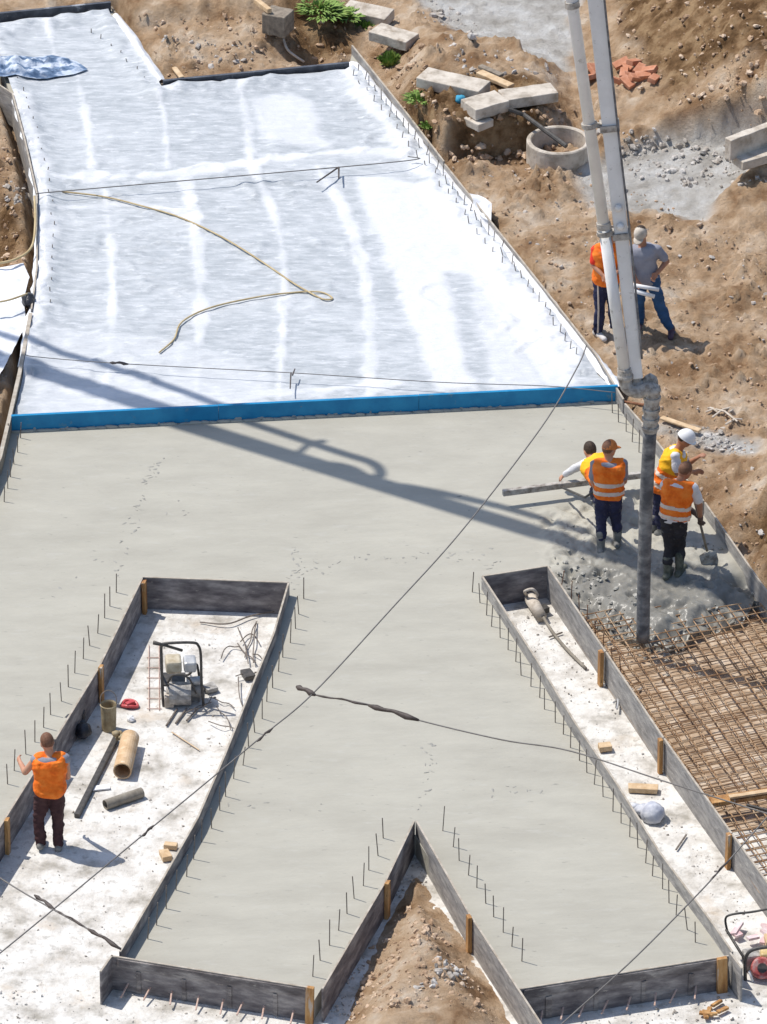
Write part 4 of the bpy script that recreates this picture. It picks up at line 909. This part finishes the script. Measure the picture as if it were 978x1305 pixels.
# dark bar on floor, black bag
a = P(148, 941, .04); b = P(98, 1040, .04)
o = MB().box((a + b) / 2, ((b - a).length, .07, .06), along(b - a)).build('steel_channel', M['frame'], bevel=.005); tag(o, 'long dark steel channel on the floor left of the tubes', 'steel channel')
c = P(101, 923, .1); mb = MB()
for k in range(6): mb.ell(c + Vector((random.uniform(-.12, .12), random.uniform(-.2, .2), random.uniform(-.03, .12))), (.11, .12, .1), nu=10, nv=7, jit=.15)
o = mb.build('black_sack', M['blackbag'], smooth=True); tag(o, 'crumpled black sack slumped against the trench board', 'sack')
c = P(20, 1003 + 80, .1)
o = MB().box(P(211, 1090, .05), (.12, .18, .07), rotz(.3), .06).build('wood_block', M['wood'], bevel=.006); tag(o, 'wood block against the curved board, nearer of the two', 'wood block')
o = MB().box(P(218, 1078, .05), (.16, .09, .06), rotz(-.2), .06).build('wood_block', M['wood'], bevel=.006); tag(o, 'wood block against the curved board, farther of the two', 'wood block')
o = MB().tube([P(219, 933, .03), P(254, 956, .03)], .008, 5).build('thin_stick', M['wood']); tag(o, 'thin stick on the floor below the engine', 'stick')
o = MB().box(P(128, 1004, .03), (.22, .1, .015), rotz(.2), .1).build('paper_scrap', M['white']); tag(o, 'white paper scrap beside the dark steel channel', 'paper')

# ------------------------------------------------------------------ things in the right strip
pts = [P(680, 770, .12), P(692, 785, .1), P(705, 806, .06), P(725, 830, .05), P(747, 852, .04)]
e = empty('concrete_vibrator', P(680, 770, .02), 'dusty concrete vibrator with its hose at the far end of right strip', 'vibrator')
MB().tube(spline(pts[1:], 5), .02, 8).build('vibrator_hose', M['greytube'], e, smooth=True)
MB().tube([P(676, 762, .10), P(690, 786, .10)], [.085, .075], 14).build('motor_body', M['oldconc'], e, smooth=True)
mb = MB(); mb.tube(spline([P(673, 760, .12), P(669, 754, .25), P(679, 751, .3), P(685, 758, .2), P(682, 765, .12)]), .02, 8); mb.build('handle', M['oldconc'], e, smooth=True)
MB().box(P(694, 776, .08), (.1, .12, .08), rotz(.5), .05).build('switch_box', M['frame'], e, bevel=.01)
o = MB().box(P(771, 952, .06), (.16, .12, .07), rotz(.2), .08).build('wood_block', M['wood'], bevel=.006); tag(o, 'pale wood block on the right strip above the cement bag', 'wood block')
o = MB().box(P(820, 1005, .05), (.36, .13, .07), rotz(-.1), .06).build('wood_block', M['wood'], bevel=.006); tag(o, 'longer wood block lying just above the pale bag', 'wood block')
c = P(832, 1036, .1); mb = MB()
mb.ell(c, (.15, .17, .13), nu=14, nv=9, jit=.1); mb.ell(c + Vector((-.12, .1, -.02)), (.1, .1, .07), nu=10, nv=7, jit=.15); mb.ell(c + Vector((-.22, .22, -.05)), (.08, .06, .04), nu=10, nv=7, jit=.2)
o = mb.build('cement_bag', M['whitebag'], smooth=True); tag(o, 'crumpled pale bag lying on the right strip', 'bag')
for (u0, v0, u1, v1, lb) in [(862, 1083, 875, 1064, 'short dark rod on the strip between pale bag and lowest stake'), (700, 812, 717, 806, 'short rusty rod beside the vibrator hose')]:
    o = MB().tube([P(u0, v0, .04), P(u1, v1, .04)], .012, 6).build('steel_rod', M['steel']); tag(o, lb, 'rod')
# compactor at the right edge
c = P(955, 1250, 0); e = empty('plate_compactor', c, 'red engined machine in dark tubular frame at lower right corner', 'compactor'); Y0 = c.y
f = MB(); loop(f, [q(951, 1262), q(950, 1235), q(952, 1218), q(962, 1210), q(985, 1207), q(1010, 1210), q(1016, 1225), q(1016, 1262)], .022); f.build('front_frame', M['frame'], e, smooth=True)
f = MB(); loop(f, [q(928, 1190, .5), q(925, 1172, .5), q(932, 1166, .5), q(955, 1163, .5), q(1000, 1160, .5), q(1005, 1200, .5)], .014); f.build('rear_frame', M['frame'], e, smooth=True)
MB().tube([q(951, 1225), q(926, 1185, .5)], .018, 8).build('side_rail', M['frame'], e, smooth=True); MB().tube([q(951, 1260), q(945, 1235, .5)], .018, 8).build('side_rail', M['frame'], e, smooth=True)
MB().tube([q(972, 1234, .0), q(972, 1234, .22)], [.13, .15], 18).build('engine_cover', M['dullred'], e, bevel=.02); MB().tube([q(972, 1234, -.03), q(972, 1234, -.005)], .06, 12).build('recoil_grip', M['frame'], e)
MB().box(q(958, 1222, .25), (.2, .2, .2), rotz(.2)).build('air_filter', M['engine'], e, bevel=.03)
MB().box(q(980, 1216, .2), (.2, .2, .12)).build('fuel_tank', M['yellowtank'], e, bevel=.03)
MB().box(q(975, 1252, .15), (.5, .35, .1)).build('base_plate', M['engine'], e, bevel=.02)
MB().tube([q(955, 1238, -.03), q(962, 1256, -.03)], .016, 8).build('chrome_pipe', M['white'], e, smooth=True)
c = P(962, 1196, .05); mb = MB()
for k in range(7): mb.box(c + Vector((random.uniform(-.25, .25), random.uniform(-.15, .2), .03 + .03 * random.random())), (random.uniform(.1, .3), random.uniform(.05, .15), .03), Matrix.Rotation(random.random() * 3, 3, 'Z') @ Matrix.Rotation(random.uniform(-.4, .4), 3, 'X'))
o = mb.build('plastic_scraps', mat('pinkish_film', [(.6, .38, .38), (.75, .68, .68)], 6, .5)); tag(o, 'pinkish and white plastic scraps behind the red machine', 'plastic scraps', kind='stuff')
o = MB().box(P(988, 1202, .1), (.24, .2, .16), rotz(.1)).build('wood_crate', M['wood'], bevel=.01); tag(o, 'small wooden box behind the red machine', 'box')
c = P(912, 1292, .03); mb = MB()
for k in range(6): mb.box(c + Vector((random.uniform(-.12, .12), random.uniform(-.2, .2), .03)), (.16, .05, .03), Matrix.Rotation(random.random() * 3, 3, 'Z') @ Matrix.Rotation(random.uniform(-.3, .3), 3, 'X'))
o = mb.build('wood_scraps', M['stake']); tag(o, 'brown wood scraps on the floor at lower right', 'wood scraps', kind='stuff')

# ------------------------------------------------------------------ people
def remesh(mb, name, m, parent, vox, smooth=4, keep=None, disp=0.0):
    o = mb.build(name, m, parent); 
    md = o.modifiers.new('r', 'REMESH'); md.mode = 'VOXEL'; md.voxel_size = vox; md.adaptivity = 0
    if smooth: sm = o.modifiers.new('s', 'SMOOTH'); sm.iterations = smooth; sm.factor = .5
    dg = bpy.context.evaluated_depsgraph_get(); dg.update()
    me = bpy.data.meshes.new_from_object(o.evaluated_get(dg)); o.modifiers.clear(); old = o.data; o.data = me; bpy.data.meshes.remove(old)
    if disp:
        n = len(me.vertices); co = np.empty(n * 3); me.vertices.foreach_get('co', co); co = co.reshape(-1, 3)
        no = np.empty(n * 3); me.vertices.foreach_get('normal', no); no = no.reshape(-1, 3)
        k = fbm(co[:, 0] + co[:, 1] * .6, co[:, 2] * 1.6 + co[:, 1], 9, 3, len(name)); co += no * (k * disp)[:, None]
        me.vertices.foreach_set('co', co.ravel())
    if not me.materials: me.materials.append(m)
    me.polygons.foreach_set('use_smooth', [True] * len(me.polygons)); return o
def V(a): return Vector(a)
def loft(mb, secs, n=20):                                         # (centre, half side vector, half depth vector)
    vs = []
    for c, s_, d_ in secs:
        for j in range(n):
            t = 2 * math.pi * j / n; cx, sy = math.cos(t), math.sin(t)
            cx = math.copysign(abs(cx) ** .8, cx); sy = math.copysign(abs(sy) ** .8, sy); vs.append(c + s_ * cx + d_ * sy)
    k = len(secs); fs = [(i * n + j, i * n + (j + 1) % n, (i + 1) * n + (j + 1) % n, (i + 1) * n + j) for i in range(k - 1) for j in range(n)] + [tuple(reversed(range(n))), tuple(range((k - 1) * n, k * n))]
    mb.add(vs, fs)
def person(label, Y0, jt, facing, look, top='shirt', sleeve='short', vest='orange', stripes=True, legs='navy', boots='boot', hat=None, hair='hair', skin='skin', hem=.0, vest2=None, boot_h=.22, glove=False, sleeve_m=None, side_stripe=False):
    g = lambda k: J(jt[k][0], jt[k][1], Y0 + jt[k][2])
    j = {k: g(k) for k in jt}; fw = Vector((*facing, 0)).normalized(); lk = Vector(look).normalized()
    foot = (j['fL'] + j['fR']) / 2; e = empty('person', foot, label, 'person')
    side = (j['sR'] - j['sL']).normalized(); spine = (j['neck'] - j['pel']); sp = spine.normalized()
    side = (side - sp * side.dot(sp)).normalized(); dep = side.cross(sp).normalized()
    if dep.dot(fw) < 0: dep = -dep
    def torso(mb, ex=0.0, t0=-.12, t1=1.0):
        prof = [(-.14, .13, .095), (0, .165, .115), (.2, .155, .112), (.4, .148, .108), (.6, .168, .12), (.8, .178, .122), (.93, .15, .10), (1.0, .10, .07)]
        secs = []
        for t, a, b in prof:
            if t < t0 - 1e-6 or t > t1 + 1e-6: continue
            secs.append((j['pel'] + spine * t, side * (a + ex), dep * (b + ex)))
        loft(mb, secs)
        return secs
    def head_parts(mb):
        h = j['head']; x = lk; z0 = (h - j['neck']).normalized() * .4 + Vector((0, 0, .6)); z_ = (z0 - x * z0.dot(x)).normalized(); y_ = z_.cross(x)
        rot = Matrix((x, y_, z_)).transposed()
        mb.ell(h, (.098, .077, .112), rot, 18, 14); mb.ell(h + rot @ V((.03, 0, -.055)), (.062, .055, .06), rot, 14, 10)
        mb.ell(h + rot @ V((.098, 0, -.02)), (.02, .013, .026), rot, 8, 8)                   # nose
        mb.ell(h + rot @ V((.085, 0, -.062)), (.012, .026, .008), rot, 8, 6)                 # lips
        mb.ell(h + rot @ V((.085, 0, .022)), (.014, .052, .01), rot, 10, 6)                  # brow
        for s_ in (-1, 1): mb.ell(h + rot @ V((-.005, s_ * .078, -.012)), (.02, .012, .032), rot, 8, 8)
        mb.cone2(j['neck'] - sp * .04, h - z_ * .05 - x * .01, .062, .055); return rot
    def hand(mb, w_, el, ex=0):
        d_ = (w_ - el).normalized(); s_ = dep.cross(d_); s_ = s_.normalized() if s_.length > .1 else side; n_ = d_.cross(s_).normalized()
        pc = w_ + d_ * .05; mb.cone2(w_ - d_ * .01, w_ + d_ * .075, .028 + ex, .04 + ex, .55, side=n_)
        for k, (L, o_) in enumerate(((.068, -.032), (.08, -.011), (.075, .011), (.06, .031))):
            a = w_ + d_ * .085 + s_ * o_; b = a + d_ * L * .5 + n_ * .012; c_ = b + d_ * L * .28 + n_ * .03
            mb.cone2(a, b, .0095 + ex, .009 + ex, n=8); mb.cone2(b, c_, .009 + ex, .0075 + ex, n=8)
        a = w_ + d_ * .02 - s_ * .028; b = a + d_ * .035 - s_ * .025 + n_ * .01; c_ = b + d_ * .03 + n_ * .012
        mb.cone2(a, b, .013 + ex, .011 + ex, n=8); mb.cone2(b, c_, .011 + ex, .009 + ex, n=8)
    body = MB(); hr = head_parts(body); torso(body)
    hipL = j.get('hL') or j['pel'] - side * .085 - sp * .04; hipR = j.get('hR') or j['pel'] + side * .085 - sp * .04
    tx = (j['neck'] - sp * .07)
    for s_, hp in (('L', hipL), ('R', hipR)):
        body.cone2(tx, j['s' + s_], .07, .056); body.cone2(j['s' + s_], j['e' + s_], .052, .042); body.cone2(j['e' + s_], j['w' + s_], .042, .028); hand(body, j['w' + s_], j['e' + s_])
        body.cone2(hp, j['k' + s_], .085, .058); body.cone2(j['k' + s_], j['f' + s_] + V((0, 0, .08)), .056, .04)
        tdir = (fw + (Vector((jt['f' + s_][3], jt['f' + s_][4], 0)) if len(jt['f' + s_]) > 3 else Vector((0, 0, 0)))).normalized()
        body.cone2(j['f' + s_] + V((0, 0, .05)) - tdir * .04, j['f' + s_] + tdir * .16 + V((0, 0, .035)), .042, .032)
    remesh(body, 'body', M[skin], e, .0085, 3)
    # trousers
    tr = MB(); torso(tr, .014, -.14, .2)
    for s_, hp in (('L', hipL), ('R', hipR)):
        end = j['f' + s_] + V((0, 0, .07 if boot_h < .15 else boot_h - .05))
        tr.cone2(hp, j['k' + s_], .104, .078); tr.cone2(j['k' + s_], end, .078, .062)
    t_o = remesh(tr, 'trousers', M[legs], e, .014, 4, disp=.05)
    if side_stripe:
        mb = MB(); off = V((.0, -.075, 0)); a, b, c_ = hipL + V((-.03, -.095, 0)), j['kL'] + V((-.02, -.08, 0)), j['fL'] + V((0, -.066, .1)); mb.tube([a, b, c_], .012, 6); mb.build('side_stripe', M['stripe'], t_o)
    for s_ in 'LR':
        bt = MB(); f_ = j['f' + s_]; tdir = fw
        bt.cone2(f_ + V((0, 0, .06)), f_ + V((0, 0, boot_h)), .052, .066 if boot_h > .15 else .052)
        bt.cone2(f_ + V((0, 0, .045)) - tdir * .05, f_ + tdir * .17 + V((0, 0, .04)), .05, .042)
        bo = remesh(bt, 'boot', M[boots], e, .012, 3)
    # shirt
    sh = MB(); torso(sh, .02, -.14 if hem else 0, 1.0)
    for s_ in 'LR':
        sh.cone2(tx, j['s' + s_], .085, .07)
        if sleeve == 'short': sh.cone2(j['s' + s_], j['s' + s_].lerp(j['e' + s_], .72), .069, .066)
        elif sleeve == 'long': sh.cone2(j['s' + s_], j['e' + s_], .067, .058); sh.cone2(j['e' + s_], j['e' + s_].lerp(j['w' + s_], .85), .057, .044)
    remesh(sh, 'shirt', M[top], e, .013, 4, disp=.022)
    if vest:
        ve = MB(); torso(ve, .044, -.14 if not hem else 0, .93); 
        for s_ in 'LR': ve.cone2(tx, tx.lerp(j['s' + s_], .78), .10, .09)
        vo = remesh(ve, 'vest', M[vest], e, .013, 4, disp=.038)
        if vest2: 
            vo.data.materials.append(M[vest2]); o_ = V(ORI[e.name])
            for p in vo.data.polygons:
                t = ((V(p.center) + o_) - j['pel']).dot(sp) / spine.length
                if t < .5: p.material_index = len(vo.data.materials) - 1
        if stripes:
            o_ = V(ORI[e.name])
            for lo_, hi_ in ((.04, .14), (.30, .40)):
                vv = {}; fs = []; vs = []
                for p in vo.data.polygons:
                    t = ((V(p.center) + o_) - j['pel']).dot(sp) / spine.length
                    if lo_ < t < hi_:
                        ids = []
                        for i in p.vertices:
                            if i not in vv: vv[i] = len(vs); vr = vo.data.vertices[i]; vs.append(vr.co + vr.normal * .005 + o_)
                            ids.append(vv[i])
                        fs.append(ids)
                if fs: MB().add(vs, fs).build('reflective_stripe', M['stripe'], vo, smooth=True)
    h = j['head']
    if hat == 'helmet' or hat == 'cap' or hat == 'palecap':
        mm = {'helmet': 'white', 'cap': 'cap', 'palecap': 'oldconc'}[hat]; nm = 'helmet' if hat == 'helmet' else 'cap'
        hm = MB(); r_ = 1.16 if hat == 'helmet' else 1.03
        prof = []
        for i in range(9): a = math.pi / 2 * i / 8; prof.append((math.cos(a) * .1 * r_ + .0, math.sin(a) * .115 * r_))
        vs = []; n = 20
        for r0, z0 in prof:
            for k in range(n): t = 2 * math.pi * k / n; vs.append(h + hr @ V((math.cos(t) * r0 * 1.08, math.sin(t) * r0 * .88, z0 + .012)))
        hm.add(vs, [(i * n + k, i * n + (k + 1) % n, (i + 1) * n + (k + 1) % n, (i + 1) * n + k) for i in range(8) for k in range(n)])
        hm.ell(h + hr @ V((.10 if hat != 'helmet' else .03, 0, .018)), (.085 if hat != 'helmet' else .13, .07 if hat != 'helmet' else .115, .010), hr, 16, 6)
        hm.build(nm, M[mm], e, smooth=True)
    if hair:
        hm = MB(); hm.ell(h + hr @ V((-.016, 0, .022)), (.096, .083, .106), hr, 16, 12); hm.build('hair', M[hair], e, smooth=True)
    if glove:
        for s_ in 'LR': gl = MB(); hand(gl, j['w' + s_], j['e' + s_], .004); gl.cone2(j['w' + s_] - (j['w' + s_] - j['e' + s_]).normalized() * .08, j['w' + s_], .042, .036); remesh(gl, 'glove', M['glove'], e, .008, 2)
    return e

def Yof(u, v, z): return P(u, v, z).y
# man in the left trench, seen from behind
y = Yof(63, 1083, 0)
person('man in orange vest and brown trousers walking in the left trench', y, dict(
    fL=(52, 1080, .0), fR=(75, 1083, .02), kL=(50, 1046, .05), kR=(74, 1046, .08), pel=(63, 1006, .02), neck=(64, 962, .05), head=(60, 946, .10),
    sL=(46, 968, .04), sR=(83, 967, .04), eL=(32, 984, .10), wL=(26, 972, .30), eR=(86, 990, .15), wR=(72, 992, .36)),
    (.1, 1), (-.35, .9, -.35), top='greyshirt', sleeve='none', legs='maroon', boots='boot', boot_h=.12, hair='brownhair', stripes=False)
# man bending over the screed board
zc = ZS - .03
y = Yof(770, 652, zc)
person('man bending down in yellow orange vest and white sleeves holding the screed beam', y, dict(
    fL=(762, 652, 0), fR=(778, 651, 0), kL=(759, 627, .12), kR=(776, 626, .1), pel=(771, 611, -.25), neck=(757, 587, .14), head=(752, 574, .26),
    sL=(748, 590, .13), sR=(768, 584, .12), eL=(733, 597, .28), wL=(719, 606, .44), eR=(780, 598, .28), wR=(788, 605, .42)),
    (-.25, 1), (-.5, .8, -.5), top='shirt', sleeve='long', vest='amber', vest2='orange', stripes=False, legs='navy', boots='boot')
# man standing with his back to us
y = Yof(776, 703, zc)
person('man with rust cap in orange vest and navy trousers standing back to camera', y, dict(
    fL=(766, 705, 0), fR=(787, 696, .12), kL=(767, 668, .05), kR=(785, 664, .12), pel=(776, 628, .02), neck=(777, 587, .06), head=(777, 572, .10),
    sL=(759, 592, .05), sR=(794, 591, .05), eL=(756, 613, .08), wL=(760, 625, .26), eR=(796, 613, .12), wR=(783, 624, .34)),
    (0, 1), (.75, .6, -.25), top='greyshirt', sleeve='short', legs='navy', boots='boot', hat='cap', hair='brownhair', boot_h=.30)
# helmeted man
y = Yof(838, 682, zc)
person('man in white helmet and orange vest leaning right behind the hose', y, dict(
    fL=(834, 678, .05), fR=(843, 684, -.05), kL=(838, 650, .08), kR=(842, 652, -.04), pel=(844, 617, 0), neck=(865, 574, 0), head=(874, 559, 0),
    sL=(864, 573, .17), sR=(861, 581, -.17), eL=(876, 592, .2), wL=(888, 584, .12), eR=(864, 603, -.22), wR=(884, 601, -.08)),
    (1, 0), (.85, -.1, -.5), top='shirt', sleeve='short', vest='amber', vest2='orange', legs='navy', boots='boot', hat='helmet', hair='hair', skin='skindark')
# man with shovel
y = Yof(856, 736, zc)
person('man in orange vest over white shirt shovelling concrete beside the hose', y, dict(
    fL=(851, 737, 0), fR=(866, 733, .05), kL=(854, 698, .05), kR=(867, 696, .1), pel=(860, 659, .0), neck=(866, 614, .06), head=(874, 600, .12),
    sL=(848, 618, .08), sR=(884, 622, -.03), eL=(868, 640, .30), wL=(886, 654, .38), eR=(892, 643, .02), wR=(893, 663, .20)),
    (.45, .9), (.7, .55, -.5), top='shirt', sleeve='short', legs='black', boots='darkboot', hair='brownhair', skin='skindark', hem=1, glove=True, boot_h=.30)
bl = P(905, 716, ZS + .03); hd = J(886, 640, y + .24)
e = empty('shovel', bl, 'shovel held by the man in white shirt, blade in the wet concrete', 'shovel')
MB().tube([hd, bl + (hd - bl) * .18], .017, 8).build('shaft', M['oldwood'], e, smooth=True)
t = (hd - bl).normalized(); sdv = Vector((1, 0, 0)); nn = t.cross(sdv).normalized(); sdv = nn.cross(t)
vs = []
for k, w_ in ((-.14, .02), (-.10, .08), (0, .115), (.12, .115), (.17, .03)):
    for s_ in (-1, -.5, 0, .5, 1): vs.append(bl + t * k * 1.0 + sdv * (s_ * w_) - nn * (.03 * (1 - s_ * s_)))
ns = len(vs); vs += [v - nn * .006 for v in vs]
fs = [(i * 5 + k, i * 5 + k + 1, i * 5 + k + 6, i * 5 + k + 5) for i in range(4) for k in range(4)]
fs += [tuple(a + ns for a in f_) for f_ in fs]; MB().add(vs, fs).build('blade', M['cemented'], e, smooth=True)
# far pair
pf = PG(772, 426); y = pf.y
person('man in red shirt and orange vest standing behind the boom pipe', y, dict(
    fL=(762, 429, 0), fR=(783, 421, .14), kL=(765, 392, .0), kR=(781, 388, .12), pel=(773, 355, .03), neck=(776, 313, .03), head=(779, 299, .0),
    sL=(760, 318, .03), sR=(790, 317, .0), eL=(757, 338, -.02), wL=(768, 350, -.18), eR=(793, 337, -.05), wR=(785, 350, -.22)),
    (.5, -.85), (.7, -.5, -.5), top='redshirt', sleeve='short', legs='navy', boots='shoe', boot_h=.10, hair='hair', skin='skindark', side_stripe=True, stripes=False)
pf = PG(838, 426); y = pf.y
person('man in grey shirt and blue jeans striding on the soil', y, dict(
    fL=(815, 416, .2), fR=(856, 426, .02), kL=(815, 388, .14), kR=(842, 392, .02), pel=(824, 354, .06), neck=(819, 312, .04), head=(817, 298, .0),
    sL=(803, 319, .04), sR=(838, 317, .02), eL=(802, 340, -.05), wL=(811, 356, -.16), eR=(850, 333, .05), wR=(838, 348, -.08)),
    (-.1, -1), (-.3, -.8, -.55), top='greyshirt', sleeve='short', vest=None, legs='jeans', boots='darkshoe', boot_h=.10, hat='palecap', hair='hair', skin='skindark', hem=1)
a = J(806, 363, y - .28); b = J(840, 369, y - .26)
mb = MB(); mb.tube([a, b], .028, 12); mb.tube([a + Vector((.02, -.03, -.07)), b + Vector((-.06, -.03, -.09))], .03, 12)
o = mb.build('paper_rolls', M['white'], smooth=True); tag(o, 'two white paper rolls in the hand of the grey shirted man', 'paper rolls')

# screed board and tools
a = P(641, 628, ZS + .2); b = P(818, 605, ZS + .2)
e = empty('screed_beam', a, 'long grey metal screed beam held just above the wet concrete', 'screed beam')
MB().box((a + b) / 2, ((b - a).length, .07, .085), along(b - a)).build('beam', M['cemented'], e, bevel=.01)
MB().tube([b - (b - a) * .27, b - (b - a) * .27 + Vector((0, -.15, .5))], .015, 8).build('grip', M['frame'], e, smooth=True)
o = MB().tube([P(716, 621, ZS + .2), J(746, 634, Yof(776, 703, zc) + .5), J(760, 624, Yof(776, 703, zc) + .3)], .016, 8).build('rake_handle', M['frame'], smooth=True); tag(o, 'thin dark tool handle gripped by the man with rust cap', 'tool handle')
o = MB().tube([P(789, 682, ZS + .12), P(814, 704, ZS + .04)], .016, 8).build('wooden_stick', M['twig']); tag(o, 'pale stick in the wet concrete right of rust capped man', 'stick')
